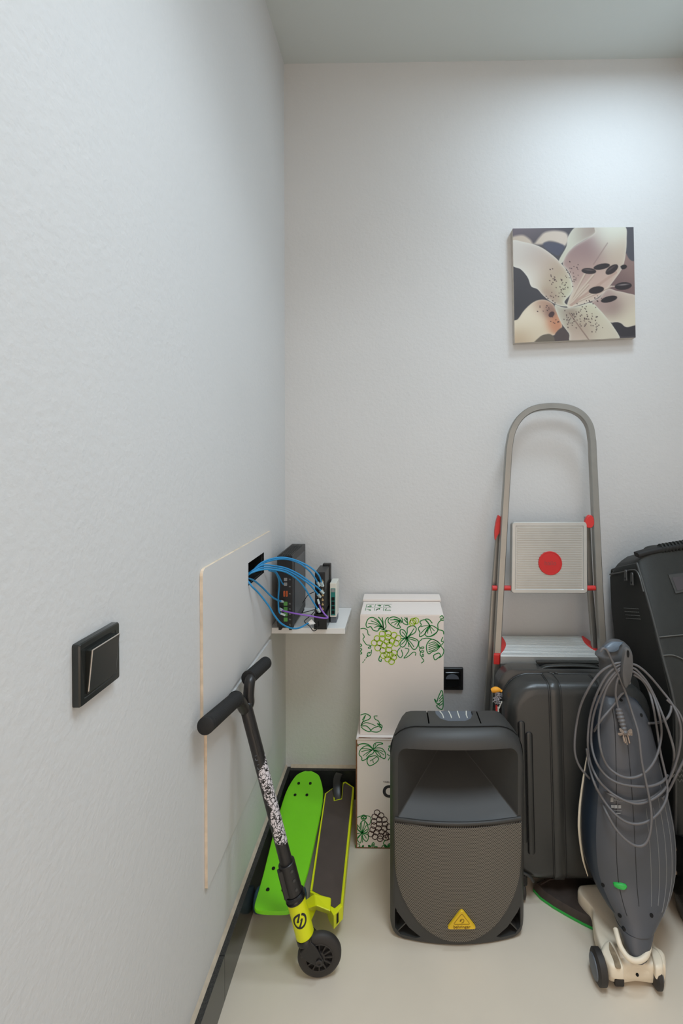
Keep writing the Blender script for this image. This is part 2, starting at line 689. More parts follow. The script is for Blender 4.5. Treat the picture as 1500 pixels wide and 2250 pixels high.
# rocker pressed at the bottom: top stands proud
prof = [(ya, za), (yb, za), (yb, zb), (ya, zb)]
front = [V(XL + (0.0125 if z == za else 0.0185), y, z) for y, z in prof]
backr = [V(XL + 0.009, y, z) for y, z in prof]
m.loft([backr, front])
ROCK = m.build('rocker', M['switch_black'], SW, smooth=30, bevel=0.0014, bseg=3)

m = MB(SW.location)  # edge glint of the rocker, put in as thin pale strips
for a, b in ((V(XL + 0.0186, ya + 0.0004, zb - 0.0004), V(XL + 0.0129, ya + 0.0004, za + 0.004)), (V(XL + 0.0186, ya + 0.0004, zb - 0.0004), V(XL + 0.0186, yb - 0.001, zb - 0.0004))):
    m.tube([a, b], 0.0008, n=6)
m.build('rocker_edge_glint', mat('painted_glint', (206, 196, 186), 0.3, metal=0.4), ROCK, smooth=60)

# ------------------------------------------------------------------ outlet on the back wall
OU = thing('power_outlet', (0.193, YB, 0.405), 'black power outlet with a flip lid on the back wall beside the boxes', 'outlet')
oa, ob = P(968, 1465, YB), P(1016.5, 1513.5, YB)
x0, x1, z1, z0 = oa.x, ob.x, oa.z, ob.z
m = MB(OU.location)
rg = lambda d, i: [V(x, YB - d, z) for x, z in rrect(x0 + i, x1 - i, z0 + i, z1 - i, 0.003, 3)]
m.loft([rg(0.0004, 0), rg(0.009, 0), rg(0.011, 0.0015), rg(0.011, 0.010), rg(0.008, 0.011)])
m.build('frame', M['black_plastic'], OU)
m = MB(OU.location)
rg = lambda d, i: [V(x, YB - d, z) for x, z in rrect(x0 + 0.013 + i, x1 - 0.013 - i, z0 + 0.013 + i, z1 - 0.013 - i, 0.003, 3)]
m.loft([rg(0.007, 0), rg(0.014, 0), rg(0.016, 0.002)])
lid = m.build('lid', M['black_gloss'], OU)
m = MB(OU.location)
cx, cz = (x0 + x1) / 2, (z0 + z1) / 2
pts = [V(cx + 0.024 * math.cos(R(a)), YB - 0.0165, cz + 0.004 + 0.017 * math.sin(R(a))) for a in range(0, 181, 12)]
m.prism(pts, (0, -0.003, 0))
m.build('finger_grip', M['spk_grey'], lid)

# ------------------------------------------------------------------ canvas print
CTL, CTR, CBR, CBL = (1126, 502), (1391.5, 499), (1396, 741.5), (1130.5, 753.5)
CD = 0.026
CV = thing('canvas_print', P(1261, 748, YB), 'square canvas print of a speckled cream lily on the back wall', 'picture')


def sd_poly(X, Y, poly):
    """Signed distance (negative inside) of a grid of points to a polygon."""
    poly = np.array(poly, float)
    d = np.full(X.shape, 1e18)
    ins = np.zeros(X.shape, bool)
    n = len(poly)
    for i in range(n):
        a, b = poly[i], poly[(i + 1) % n]
        ex, ey = b[0] - a[0], b[1] - a[1]
        wx, wy = X - a[0], Y - a[1]
        t = np.clip((wx * ex + wy * ey) / (ex * ex + ey * ey + 1e-12), 0, 1)
        dx, dy = wx - ex * t, wy - ey * t
        d = np.minimum(d, dx * dx + dy * dy)
        c = ((a[1] <= Y) & (b[1] > Y)) | ((b[1] <= Y) & (a[1] > Y))
        xi = a[0] + (Y - a[1]) / np.where(abs(ey) < 1e-9, 1e-9, ey) * ex
        ins ^= c & (X < xi)
    d = np.sqrt(d)
    return np.where(ins, -d, d)


def paint_lily(n):
    us = np.linspace(0, 1, n)
    U, W = np.meshgrid(us, us)            # U right, W down
    X = 122 + U * 1262
    Y = 97 + W * 1165
    img = np.zeros(X.shape + (3,))

    def c3(c):
        return np.array(c, float)

    g = 0.5 + 0.5 * np.sin(X / 260 + 1) * np.cos(Y / 310)
    img[:] = c3((76, 71, 74))
    img += (g[..., None] - 0.5) * c3((22, 16, 14))
    top = np.clip(1 - (Y - 97) / 220, 0, 1)[..., None] * np.clip(1 - (X - 120) / 700, 0, 1)[..., None]
    img = img * (1 - top) + c3((118, 106, 114)) * top

    def shape(pts, cols, soft=6.0, edge=None, ew=22, smooth=True, alpha=1.0):
        """cols: [(x, y, rgb, radius)] blended over the shape by distance."""
        nonlocal img
        poly = [tuple(p) for p in spline([(a, b, 0) for a, b in pts], 6, True)] if smooth else pts
        poly = [(p[0], p[1]) for p in poly]
        sd = sd_poly(X, Y, poly)
        k = np.clip(0.5 - sd / soft, 0, 1)[..., None] * alpha
        wsum = np.zeros(X.shape)
        acc = np.zeros(X.shape + (3,))
        for (cx, cy, cc, rr) in cols:
            w = np.exp(-((X - cx) ** 2 + (Y - cy) ** 2) / (2 * rr * rr)) + 1e-6
            wsum += w
            acc += w[..., None] * c3(cc)
        colr = acc / wsum[..., None]
        if edge is not None:
            e = np.exp(-np.clip(-sd, 0, None) / ew)[..., None] * 0.75
            colr = colr * (1 - e) + c3(edge) * e
        img = img * (1 - k) + colr * k

    def line(p0, p1, w, col, al=1.0):
        nonlocal img
        ax, ay = p0
        ex, ey = p1[0] - ax, p1[1] - ay
        t = np.clip(((X - ax) * ex + (Y - ay) * ey) / (ex * ex + ey * ey), 0, 1)
        d = np.hypot(X - ax - ex * t, Y - ay - ey * t)
        k = (np.clip(1 - (d - w / 2) / 5, 0, 1) * al)[..., None]
        img = img * (1 - k) + c3(col) * k

    def ell(cx, cy, rx, ry, rot, col, hi=None):
        nonlocal img
        a = R(rot)
        x = (X - cx) * math.cos(a) + (Y - cy) * math.sin(a)
        y = -(X - cx) * math.sin(a) + (Y - cy) * math.cos(a)
        q = np.sqrt((x / rx) ** 2 + (y / ry) ** 2)
        k = np.clip((1 - q) * min(rx, ry) / 4 + 0.5, 0, 1)[..., None]
        img = img * (1 - k) + c3(col) * k
        if hi:
            q2 = np.sqrt((x / (rx * 0.75)) ** 2 + ((y + ry * 0.35) / (ry * 0.22)) ** 2)
            k = (np.clip(1.3 - q2, 0, 1) * 0.6)[..., None]
            img = img * (1 - k) + c3(hi) * k

    # blurred blossom behind
    shape([(100, 190), (220, 165), (300, 210), (340, 255), (400, 190), (460, 140), (570, 125), (680, 150), (700, 230), (650, 290), (590, 250), (500, 232), (430, 262), (330, 262), (220, 250), (100, 245)],
          [(200, 200, (206, 190, 172), 150), (560, 170, (214, 200, 184), 160)], soft=26)
    shape([(470, 240), (620, 260), (660, 300), (600, 380), (520, 350), (440, 280)], [(540, 300, (80, 80, 96), 90)], soft=20)
    shape([(1290, 380), (1400, 440), (1400, 900), (1130, 760), (1090, 640), (1230, 560)], [(1290, 560, (150, 124, 116), 150), (1200, 700, (104, 80, 80), 110)], soft=24)
    shape([(1285, 80), (1400, 80), (1400, 430), (1310, 390)], [(1340, 200, (84, 82, 88), 150)], soft=10)
    # lower right petal
    shape([(930, 880), (1010, 830), (1100, 740), (1200, 765), (1300, 790), (1410, 850), (1410, 1130), (1290, 1150), (1210, 1095), (1120, 1090), (1030, 1010)],
          [(1280, 1050, (222, 212, 188), 130), (1180, 930, (140, 112, 108), 70), (1300, 830, (206, 188, 172), 90), (1050, 860, (176, 150, 142), 80)], edge=(224, 214, 198), ew=12)
    shape([(1150, 1100), (1230, 1105), (1290, 1150), (1410, 1135), (1410, 1232), (1230, 1245), (1180, 1190)], [(1280, 1190, (58, 54, 58), 100)], soft=10)
    # top petals
    shape([(600, 430), (680, 290), (705, 180), (800, 80), (1000, 80), (980, 160), (880, 220), (760, 290), (690, 370), (630, 460)],
          [(730, 170, (214, 214, 196), 90), (880, 150, (166, 150, 138), 90), (650, 380, (206, 202, 182), 70)], edge=(218, 214, 200), ew=10)
    shape([(640, 470), (680, 370), (760, 290), (900, 210), (980, 150), (1000, 80), (1280, 80), (1310, 220), (1290, 420), (1250, 540), (1180, 640), (1080, 760), (960, 850), (800, 900), (680, 920), (700, 820), (735, 740), (725, 620), (690, 540)],
          [(1120, 170, (230, 232, 216), 110), (1200, 380, (202, 184, 164), 110), (880, 340, (150, 122, 120), 140), (780, 520, (178, 150, 140), 110), (960, 640, (204, 176, 160), 140), (800, 830, (218, 204, 184), 90)],
          edge=(226, 220, 204), ew=11)
    line((1110, 260), (960, 480), 5, (140, 116, 112), 0.6)
    # left petal
    shape([(100, 230), (250, 240), (400, 285), (520, 365), (620, 460), (700, 570), (738, 700), (722, 775), (650, 860), (690, 905), (600, 900), (500, 850), (420, 780), (370, 722), (305, 690), (270, 600), (200, 515), (100, 455)],
          [(200, 290, (222, 216, 206), 110), (350, 330, (200, 188, 178), 100), (420, 460, (198, 178, 162), 110), (300, 560, (236, 232, 220), 90), (560, 600, (188, 168, 144), 110), (650, 720, (206, 206, 176), 80), (520, 790, (176, 150, 132), 60)],
          edge=(236, 234, 222), ew=15)
    # bottom left petal
    shape([(100, 1060), (160, 1020), (230, 930), (330, 850), (430, 830), (520, 870), (560, 940), (590, 1010), (620, 1120), (540, 1200), (440, 1190), (380, 1220), (325, 1290), (100, 1290)],
          [(260, 1000, (238, 226, 202), 110), (440, 870, (184, 146, 124), 70), (560, 1060, (204, 140, 106), 60), (300, 1180, (222, 206, 178), 100), (500, 950, (132, 98, 88), 40), (200, 1240, (196, 170, 140), 70)], edge=(228, 214, 192), ew=10)
    shape([(325, 1290), (380, 1215), (440, 1190), (500, 1190), (560, 1250), (580, 1290)], [(450, 1240, (112, 102, 88), 100)], soft=10)
    shape([(540, 1200), (620, 1125), (680, 1180), (735, 1290), (570, 1290)], [(630, 1220, (86, 74, 72), 100)], soft=10)
    # bottom centre petal
    shape([(548, 890), (620, 912), (700, 922), (820, 902), (930, 880), (1020, 960), (1100, 1060), (1150, 1130), (1220, 1260), (1150, 1290), (735, 1290), (690, 1190), (620, 1090), (575, 990)],
          [(640, 980, (196, 190, 172), 80), (700, 960, (136, 112, 98), 50), (900, 980, (214, 208, 182), 120), (820, 1130, (166, 142, 124), 90), (1060, 1180, (214, 204, 182), 100), (780, 1240, (214, 196, 180), 80)], edge=(226, 226, 210), ew=14)
    line((700, 980), (905, 1275), 7, (120, 94, 84), 0.55)
    # stamens
    for (a, b) in (((690, 890), (868, 575)), ((700, 880), (955, 590)), ((700, 885), (1020, 690)), ((700, 890), (960, 760)), ((720, 890), (1140, 715)), ((720, 880), (900, 690))):
        line(a, b, 13, (214, 196, 176), 0.85)
        line((a[0] + 8, a[1] + 6), (b[0] + 8, b[1] + 6), 4, (150, 122, 108), 0.5)
    line((720, 895), (1190, 570), 22, (190, 160, 144), 0.9)
    line((1140, 715), (1200, 715), 7, (206, 190, 176), 0.9)
    # speckles
    rr = random.Random(3)
    for (cx, cy, sx, sy, k) in ((560, 640, 90, 90, 26), (640, 740, 40, 60, 14), (740, 580, 55, 100, 20), (860, 1010, 110, 90, 46), (690, 1040, 50, 80, 24), (920, 1110, 120, 60, 18), (460, 920, 70, 40, 10), (960, 860, 90, 30, 10), (550, 1060, 40, 40, 7), (540, 800, 60, 30, 10)):
        for _ in range(k):
            x, y = cx + rr.gauss(0, sx / 1.6), cy + rr.gauss(0, sy / 1.6)
            ell(x, y, rr.uniform(4, 8), rr.uniform(3.5, 6), rr.uniform(0, 90), (66, 46, 48))
    ell(512, 985, 34, 26, -40, (78, 54, 54))
    # anthers
    ell(910, 548, 76, 31, 6, (48, 36, 36), (150, 130, 126))
    ell(1045, 505, 86, 30, -10, (46, 36, 36))
    ell(1150, 538, 76, 38, -35, (52, 40, 40), (110, 92, 90))
    ell(1272, 515, 36, 24, -15, (40, 32, 32))
    line((1225, 500), (1245, 540), 12, (206, 190, 180), 0.8)
    ell(985, 748, 80, 37, -9, (44, 34, 34))
    ell(1265, 715, 88, 40, -4, (46, 36, 38), (206, 196, 192))
    ell(1115, 848, 86, 32, -12, (42, 33, 34))


    img = np.clip(img, 0, 255) / 255.0
    return np.where(img <= 0.04045, img / 12.92, ((img + 0.055) / 1.055) ** 2.4)


NP_ = 250
pic = paint_lily(NP_)
yf = YB - CD
cq = [P(*CTL, yf), P(*CTR, yf), P(*CBR, yf), P(*CBL, yf)]
m = MB(CV.location)
for j in range(NP_):
    w = j / (NP_ - 1)
    for i in range(NP_):
        u = i / (NP_ - 1)
        p = cq[0] * (1 - u) * (1 - w) + cq[1] * u * (1 - w) + cq[2] * u * w + cq[3] * (1 - u) * w
        m.v.append(p - m.org)
for j in range(NP_ - 1):
    for i in range(NP_ - 1):
        a = j * NP_ + i
        m.f.append([a, a + NP_, a + NP_ + 1, a + 1])
        m.m.append(0)
o = m.build('printed_front', M['print'], CV, smooth=0, recalc=False)
ca = o.data.color_attributes.new('print', 'FLOAT_COLOR', 'POINT')
buf = np.ones((NP_ * NP_, 4), np.float32)
buf[:, :3] = (pic * 0.82).reshape(-1, 3)
ca.data.foreach_set('color', buf.ravel())
m = MB(CV.location)
front = [p + V(0, 0.0006, 0) for p in cq]
back = [p + V(0, CD - 0.0005, 0) for p in cq]
m.loft([front, back])
m.build('wrapped_canvas_edge', M['canvas_edge'], CV, smooth=0)


#%%SHELF
# ------------------------------------------------------------------ corner shelf and its network gear
SZ = 0.702
SH = thing('wall_shelf', (-0.30, YB, 0.683), 'small white corner shelf carrying the network boxes', 'shelf')
m = MB(SH.location)
m.box((XL + 0.001, 1.478, SZ - 0.019), (-0.1785, YB - 0.001, SZ))
m.build('shelf_board', M['white_lac'], SH, smooth=0, bevel=0.0008)

# tall router, standing on two feet, ports towards the room
rx0, rx1, ry0, ry1, rz0, rz1 = -0.394, -0.345, 1.452, 1.655, SZ + 0.0005, 0.944
RO = thing('router', ((rx0 + rx1) / 2, (ry0 + ry1) / 2, SZ), 'tall black router standing upright on the corner shelf nearest the hatch', 'router')
org = RO.location
m = MB(org)
m.box((rx0, ry0, rz0 + 0.012), (rx1, ry1, rz1))
for k in range(7):                                      # cooling ribs along the top
    x = rx0 + 0.006 + k * 0.0058
    m.box((x, ry0 + 0.004, rz1), (x + 0.0028, ry1 - 0.03, rz1 + 0.0022))
m.build('body', M['black_plastic'], RO, smooth=0, bevel=0.0015)
m = MB(org)
m.loft([[V(rx1 + d, y, z) for y, z in rrect(ry0 + 0.03 + i, ry1 - 0.018 - i, rz0 + 0.035 + i, rz1 - 0.022 - i, 0.004, 3)] for d, i in ((0, 0), (0.0015, 0.0012))])
m.build('side_cover', mat('router_side_cover', (62, 62, 64), 0.3), RO, smooth=0)
for y in (ry0 + 0.004, ry1 - 0.035):
    for x in (rx0 + 0.003, rx1 - 0.012):
        m = MB(org)
        m.box((x, y, rz0), (x + 0.009, y + 0.03, rz0 + 0.013))
        m.build('foot', M['black_soft'], RO, smooth=0, bevel=0.001)


def ports(org, parent, xs, zs, y, w, h, material, name='port', depth=0.002):
    for x in xs:
        for z in zs:
            mm = MB(org)
            mm.loft([[V(a, y - d, b) for a, b in rrect(x - w / 2 + i, x + w / 2 - i, z - h / 2 + i, z + h / 2 - i, 0.001, 2)] for d, i in ((0, 0), (depth, 0), (depth, 0.0016), (0.0006, 0.002))])
            mm.build(name, material, parent, smooth=0)


yf = ry0
xm = (rx0 + rx1) / 2 + 0.003
for (z, w, h, mt) in ((0.868, 0.010, 0.010, 'grey_mark'), (0.853, 0.010, 0.010, 'grey_mark')):
    ports(org, RO, [xm], [z], yf, w, h, M[mt], 'usb_port')
ports(org, RO, [xm - 0.004, xm + 0.004], [0.822], yf, 0.005, 0.018, M['orange_port'], 'phone_port')
ports(org, RO, [xm], [0.790, 0.773, 0.756, 0.739], yf, 0.012, 0.012, M['green_port'], 'network_port')
for z in (0.892, 0.868, 0.845, 0.822, 0.790, 0.773, 0.756, 0.739, 0.722):
    m = MB(org)
    m.box((xm + 0.011, yf - 0.0005, z - 0.0016), (xm + 0.017, yf, z - 0.0006))
    m.box((xm + 0.011, yf - 0.0005, z + 0.0010), (xm + 0.0155, yf, z + 0.0018))
    m.build('port_marking', M['grey_mark'], RO, smooth=0)

# slimmer black switch box on a stand
SZ += 0.0005
mx0, mx1, my0, my1, mz1 = -0.276, -0.238, 1.470, 1.580, 0.893
NS = thing('network_switch', ((mx0 + mx1) / 2, 1.53, SZ), 'narrow black network box with a column of ports, standing mid shelf', 'network box')
org = NS.location
m = MB(org)
m.box((mx0, my0, SZ + 0.052), (mx1 - 0.004, my1 - 0.012, mz1 - 0.006))
m.box((mx0 + 0.010, my1 - 0.02, SZ + 0.045), (mx1, my1, mz1))
m.build('body', M['black_plastic'], NS, smooth=0, bevel=0.0025)
m = MB(org)
m.box((mx0 - 0.002, my0 - 0.006, SZ), (mx1 + 0.002, my1 - 0.03, SZ + 0.05))
m.build('stand', M['black_gloss'], NS, smooth=0, bevel=0.0015)
ports(org, NS, [(mx0 + mx1) / 2 - 0.008], [0.858, 0.843, 0.828, 0.813, 0.798, 0.783, 0.768], my0, 0.012, 0.011, M['dark_void'], 'network_port')
for k in range(7):
    m = MB(org)
    z = 0.858 - 0.015 * k
    m.box(((mx0 + mx1) / 2 + 0.004, my0 - 0.0006, z - 0.004), ((mx0 + mx1) / 2 + 0.010, my0, z + 0.001))
    m.box(((mx0 + mx1) / 2 + 0.006, my0 - 0.0006, z + 0.001), ((mx0 + mx1) / 2 + 0.0075, my0, z + 0.005))
    m.build('port_marking', M['port_brass'], NS, smooth=0)

# small cream terminal box with a teal port board
tx0, tx1, ty0, ty1, tz0, tz1 = -0.2345, -0.2125, 1.520, 1.580, 0.7235, 0.838
TB = thing('network_terminal', ((tx0 + tx1) / 2, 1.55, SZ), 'small cream box with a teal port board at the outer end of the shelf', 'network box')
org = TB.location
m = MB(org)
m.box((tx0, ty0, tz0), (tx1, ty1, tz1))
m.build('casing', M['cream_plastic'], TB, smooth=0, bevel=0.0015)
m = MB(org)
m.box((tx0 + 0.001, ty0 + 0.006, SZ), (tx1 - 0.001, ty1 - 0.004, tz0))
m.build('foot', M['spk_grey'], TB, smooth=0, bevel=0.001)
m = MB(org)
m.box((tx0 + 0.003, ty0 - 0.001, tz0 + 0.006), (tx0 + 0.0185, ty0 + 0.001, tz1 - 0.018))
m.build('port_board', M['teal'], TB, smooth=0)
m = MB(org)
m.box((tx0 + 0.005, ty0 - 0.002, tz1 - 0.030), (tx0 + 0.0165, ty0, tz1 - 0.020))
m.build('label_strip', M['grey_mark'], TB, smooth=0)
ports(org, TB, [tx0 + 0.011], [tz0 + 0.017, tz0 + 0.032, tz0 + 0.047, tz0 + 0.062], ty0 - 0.001, 0.010, 0.011, M['dark_void'], 'network_port')


# ------------------------------------------------------------------ patch cables
def cable(name, pts, r, material, label, group=None, ends=None, n=8):
    pts3 = [P(*p) for p in pts]
    path = spline(pts3, 8)
    root = thing(name, pts3[0], label, 'cable', group or {'patch_cable': G, 'power_lead': 'thin black leads at the shelf'}[name])
    m = MB(root.location)
    m.tube(path, r, n=n)
    m.build('cable_jacket', material, root, smooth=60)
    if ends:
        for k, (which, em) in enumerate(ends):
            p = path[0] if which == 0 else path[-1]
            q = path[4] if which == 0 else path[-5]
            d = (p - q).normalized()
            mm = MB(root.location)
            mm.sweep([p - d * 0.004, p + d * 0.012], [(-0.004, -0.003), (0.004, -0.003), (0.004, 0.003), (-0.004, 0.003)], up=(0, 0.2, 1))
            mm.build('plug', em, root, smooth=0)
    return root


def c2(x, y):
    """Crop coordinates of the close-up of the shelf -> photograph pixels."""
    return 520 + x * 0.18667, 1160 + y * 0.18667


def cab(pts):
    return [c2(x, y) + (Y,) for x, y, Y in pts]


BR = 0.0026
BL = M['blue_cable']
G = 'blue patch cables at the shelf'
HY = 1.275
cable('patch_cable', cab([(105, 560, HY), (190, 500, 1.29), (300, 405, 1.33), (450, 355, 1.37), (580, 352, 1.40), (720, 390, 1.42), (860, 460, 1.435), (960, 550, 1.445), (1000, 650, 1.455)]), BR, BL,
      'topmost blue cable arching from the hatch hole to the narrow black box', None, [(1, M['clear_plug'])])
cable('patch_cable', cab([(110, 568, HY + .014), (200, 508, 1.316), (310, 418, 1.356), (460, 372, 1.398), (600, 370, 1.424), (740, 417, 1.436), (850, 502, 1.446), (920, 590, 1.452), (955, 650, 1.456)]), BR, BL,
      'second blue cable down in the arch from hatch hole to narrow black box', None, [(1, M['clear_plug'])])
cable('patch_cable', cab([(105, 565, HY - .006), (190, 500, 1.275), (300, 440, 1.31), (430, 445, 1.35), (580, 475, 1.385), (730, 545, 1.41), (860, 635, 1.43), (950, 700, 1.445), (995, 745, 1.455)]), BR, BL,
      'blue cable of the middle arch ending at the port side of the narrow box', None, [(1, M['clear_plug'])])
cable('patch_cable', cab([(100, 570, HY - .012), (190, 515, 1.265), (310, 465, 1.295), (440, 470, 1.335), (580, 498, 1.375), (720, 570, 1.405), (850, 660, 1.427), (925, 745, 1.444), (962, 790, 1.456)]), BR, BL,
      'blue cable just below the middle arch, ending at the lower middle port', None, [(1, M['clear_plug'])])
cable('patch_cable', cab([(100, 575, HY - .02), (180, 525, 1.255), (300, 490, 1.28), (420, 490, 1.31), (560, 515, 1.345), (680, 580, 1.38), (780, 680, 1.41), (850, 790, 1.43), (920, 905, 1.446), (955, 960, 1.454)]), BR, BL,
      'blue cable of the lowest arch, dropping to the foot of the narrow box', None, [(1, M['clear_plug'])])
cable('patch_cable', cab([(380, 500, 1.322), (450, 520, 1.355), (490, 590, 1.39), (500, 680, 1.415), (490, 800, 1.428), (490, 900, 1.432), (500, 990, 1.432), (528, 1010, 1.434)]), BR, BL,
      'blue cable running straight down the port side of the tall router', None, [(1, M['clear_plug'])])
cable('patch_cable', cab([(114, 592, HY - .004), (158, 600, 1.268), (215, 628, 1.287), (300, 700, 1.32), (400, 800, 1.355), (470, 845, 1.395), (525, 865, 1.434)]), BR, BL,
      'short blue cable from the hatch hole to the upper green port of the router', None, [(1, M['clear_plug'])])
cable('patch_cable', cab([(110, 604, 1.264), (142, 640, 1.250), (182, 692, 1.252), (260, 770, 1.275), (370, 910, 1.30), (450, 1040, 1.32), (530, 1130, 1.34), (640, 1180, 1.37), (740, 1175, 1.41), (850, 1115, 1.44)]), BR, BL,
      'lowest blue cable sagging below the shelf edge to a white tag', None)
cable('patch_cable', cab([(400, 505, 1.345), (450, 510, 1.372), (490, 560, 1.402), (530, 640, 1.424), (548, 665, 1.434)]), 0.002, BL,
      'very short blue cable bending into the upper part of the router', None)
cable('patch_cable', cab([(525, 965, 1.436), (560, 980, 1.430), (700, 1010, 1.42), (860, 1035, 1.425), (1000, 1060, 1.44), (1060, 1062, 1.445), (1068, 1050, 1.448), (1030, 1010, 1.452), (985, 940, 1.458), (965, 880, 1.460)]), 0.0026, M['purple_cable'],
      'purple patch cable strung from the router to the narrow black box', None, [(0, M['clear_plug']), (1, M['clear_plug'])])
cable('power_lead', cab([(915, 750, 1.47), (840, 790, 1.48), (790, 860, 1.50), (778, 885, 1.505)]), 0.0013, M['black_cable'],
      'thin black lead curving between the router and the narrow box', None)
cable('power_lead', cab([(770, 1000, 1.46), (850, 980, 1.455), (920, 965, 1.455), (870, 1030, 1.445), (800, 1090, 1.44), (810, 1120, 1.44), (860, 1160, 1.44), (900, 1210, 1.445), (945, 1190, 1.45), (950, 1120, 1.455)]), 0.0013, M['black_cable'],
      'thin black lead looping round the foot of the narrow box', None)
# white paper tag folded on the lowest cable
tp = P(*c2(875, 1110), 1.428)
TG = thing('cable_tag', tp, 'white paper tag on the lowest blue cable in front of the shelf', 'tag')
m = MB(tp)
ta = [P(*c2(x, y), Y) for x, y, Y in ((838, 1110, 1.428), (880, 1075, 1.428), (905, 1105, 1.428), (925, 1125, 1.424), (905, 1135, 1.426), (860, 1140, 1.427))]
m.prism(ta, (0, 0.0012, 0))
m.build('paper', M['white_lac'], TG, smooth=0)


#%%BOXES
# ------------------------------------------------------------------ grapevine boxes
class Face:
    """Flat drawing surface: photograph pixels on the front of a box -> ribbons just proud of it."""

    def __init__(self, mb, Y):
        self.mb, self.Y = mb, Y

    def p(self, x, y):
        return P(x, y, self.Y - 0.0004)

    def line(self, pts, w=1.6, mi=1, closed=False, sm=True):
        q = [self.p(x, y) for x, y in pts]
        if sm and len(q) > 2:
            q = spline(q, 5, closed)
        self.mb.ribbon(q, (0, -1, 0), w * 1.3 * self.Y / 1000, mi=mi, closed=closed)

    def circle(self, cx, cy, r, w=1.6, mi=1, a0=0, a1=360):
        n = 18
        pts = [(cx + r * math.cos(R(a0 + (a1 - a0) * k / n)), cy + r * math.sin(R(a0 + (a1 - a0) * k / n))) for k in range(n + (0 if a1 - a0 >= 360 else 1))]
        self.line(pts, w, mi, closed=a1 - a0 >= 360, sm=False)

    def leaf(self, cx, cy, s, rot, mi=1, lobes=5, w=1.5, seed=0):
        """Lobed vine leaf with scalloped outline and veins, stalk end at (cx, cy)."""
        rr = random.Random(seed)
        out = []
        for k in range(lobes):
            a = -115 + 230 * k / (lobes - 1)
            L = s * (1.0 - 0.28 * abs(a) / 115) * rr.uniform(0.9, 1.1)
            for da, f in ((-20, 0.52), (-13, 0.78), (-8, 0.86), (0, 1.0), (8, 0.86), (13, 0.78), (20, 0.52)):
                ang = R(a + da + rot)
                out.append((cx + L * f * math.sin(ang), cy - L * f * math.cos(ang)))
        self.line(out + [(cx, cy)], w, mi, closed=True)
        for k in range(lobes):
            a = R(-115 + 230 * k / (lobes - 1) + rot)
            L = s * 0.8
            self.line([(cx, cy), (cx + L * 0.5 * math.sin(a + 0.06), cy - L * 0.5 * math.cos(a + 0.06)), (cx + L * math.sin(a), cy - L * math.cos(a))], w * 0.9, mi)
            for f in (0.42, 0.62):
                for sg in (-1, 1):
                    b = a + sg * 0.42
                    x, y = cx + L * f * math.sin(a), cy - L * f * math.cos(a)
                    self.line([(x, y), (x + s * 0.2 * math.sin(b), y - s * 0.2 * math.cos(b))], w * 0.7, mi, sm=False)

    def curl(self, x, y, s, rot=0, turns=2.2, mi=1, w=1.3):
        pts = []
        for k in range(26):
            t = k / 25
            a = turns * 2 * math.pi * t
            r = s * (0.36 - 0.12 * t)
            lx, ly = r * math.cos(a), t * s * 1.7 + r * math.sin(a) * 0.7
            c, sn = math.cos(R(rot)), math.sin(R(rot))
            pts.append((x + lx * c - ly * sn, y + lx * sn + ly * c))
        self.line(pts, w, mi)


def box_body(mb, x0, x1, y0, y1, z0, z1):
    mb.box((x0, y0, z0), (x1, y1, z1))


# lower box
LBY = 1.452
la, lb = P(782, 1622, LBY), P(973, 1622, LBY)
BX = thing('cardboard_box', ((la.x + lb.x) / 2, 1.55, 0), 'lower white grapevine box with a black letter, partly behind the loudspeaker', 'box', 'stacked grapevine boxes')
org = BX.location
LZ = la.z
m = MB(org)
x0, x1 = la.x, lb.x
m.box((x0, LBY, 0.0006), (x1, 1.655, LZ - 0.004))
fc = Face(m, LBY)
# worn brown board edges
m.box((x0 - 0.0008, LBY - 0.0010, 0.002), (x0 + 0.0035, LBY + 0.002, LZ - 0.005), mi=2)
m.box((x0, LBY - 0.0009, 0.0006), (x1, LBY + 0.002, 0.004), mi=2)
fc.line([(785, 1623), (800, 1622), (820, 1624), (850, 1624), (860, 1623)], 2.6, 2)
fc.line([(788, 1620.5), (830, 1621.5), (862, 1621.5)], 1.0, 2)
S = 100 / 776.0


def c3p(x, y):
    return 770 + x * S, 1600 + y * (290 / 2250.0)


def ln(pts, w=1.4, mi=1, closed=False):
    fc.line([c3p(*p) for p in pts], w, mi, closed)


# top leaf group
ln([(120, 290), (200, 265), (290, 275), (350, 320), (380, 360)], 1.8)
ln([(380, 360), (300, 300), (220, 320), (160, 380), (145, 450), (190, 500), (195, 550), (260, 530), (310, 470), (380, 430), (400, 380)], 1.5, 1, True)
for a in ((190, 350), (180, 400), (210, 470), (260, 480)):
    ln([(370, 370), ((370 + a[0]) / 2, (370 + a[1]) / 2 - 8), a], 1.2)
ln([(380, 360), (460, 335), (540, 350), (590, 420), (595, 490), (570, 520), (510, 490), (460, 460), (420, 400)], 1.5, 1, True)
for a in ((560, 400), (570, 460), (520, 480)):
    ln([(400, 370), ((400 + a[0]) / 2 + 10, (370 + a[1]) / 2 - 10), a], 1.2)
ln([(385, 350), (395, 280), (440, 250), (500, 245), (550, 265), (480, 280), (440, 310), (395, 350)], 1.5)
ln([(410, 310), (430, 270)], 1.2)
ln([(300, 500), (280, 570), (320, 640), (400, 610), (460, 560), (475, 510), (420, 470), (360, 480)], 1.5, 1, True)
ln([(330, 560), (380, 530), (440, 490)], 1.2)
ln([(370, 530), (390, 590)], 1.2)
ln([(640, 310), (690, 295), (655, 330), (650, 380), (700, 400)], 1.3)
ln([(620, 440), (660, 470), (690, 480)], 1.3)
ln([(640, 550), (670, 500), (700, 540)], 1.3)
ln([(100, 250), (130, 300), (105, 300)], 1.6, 2)
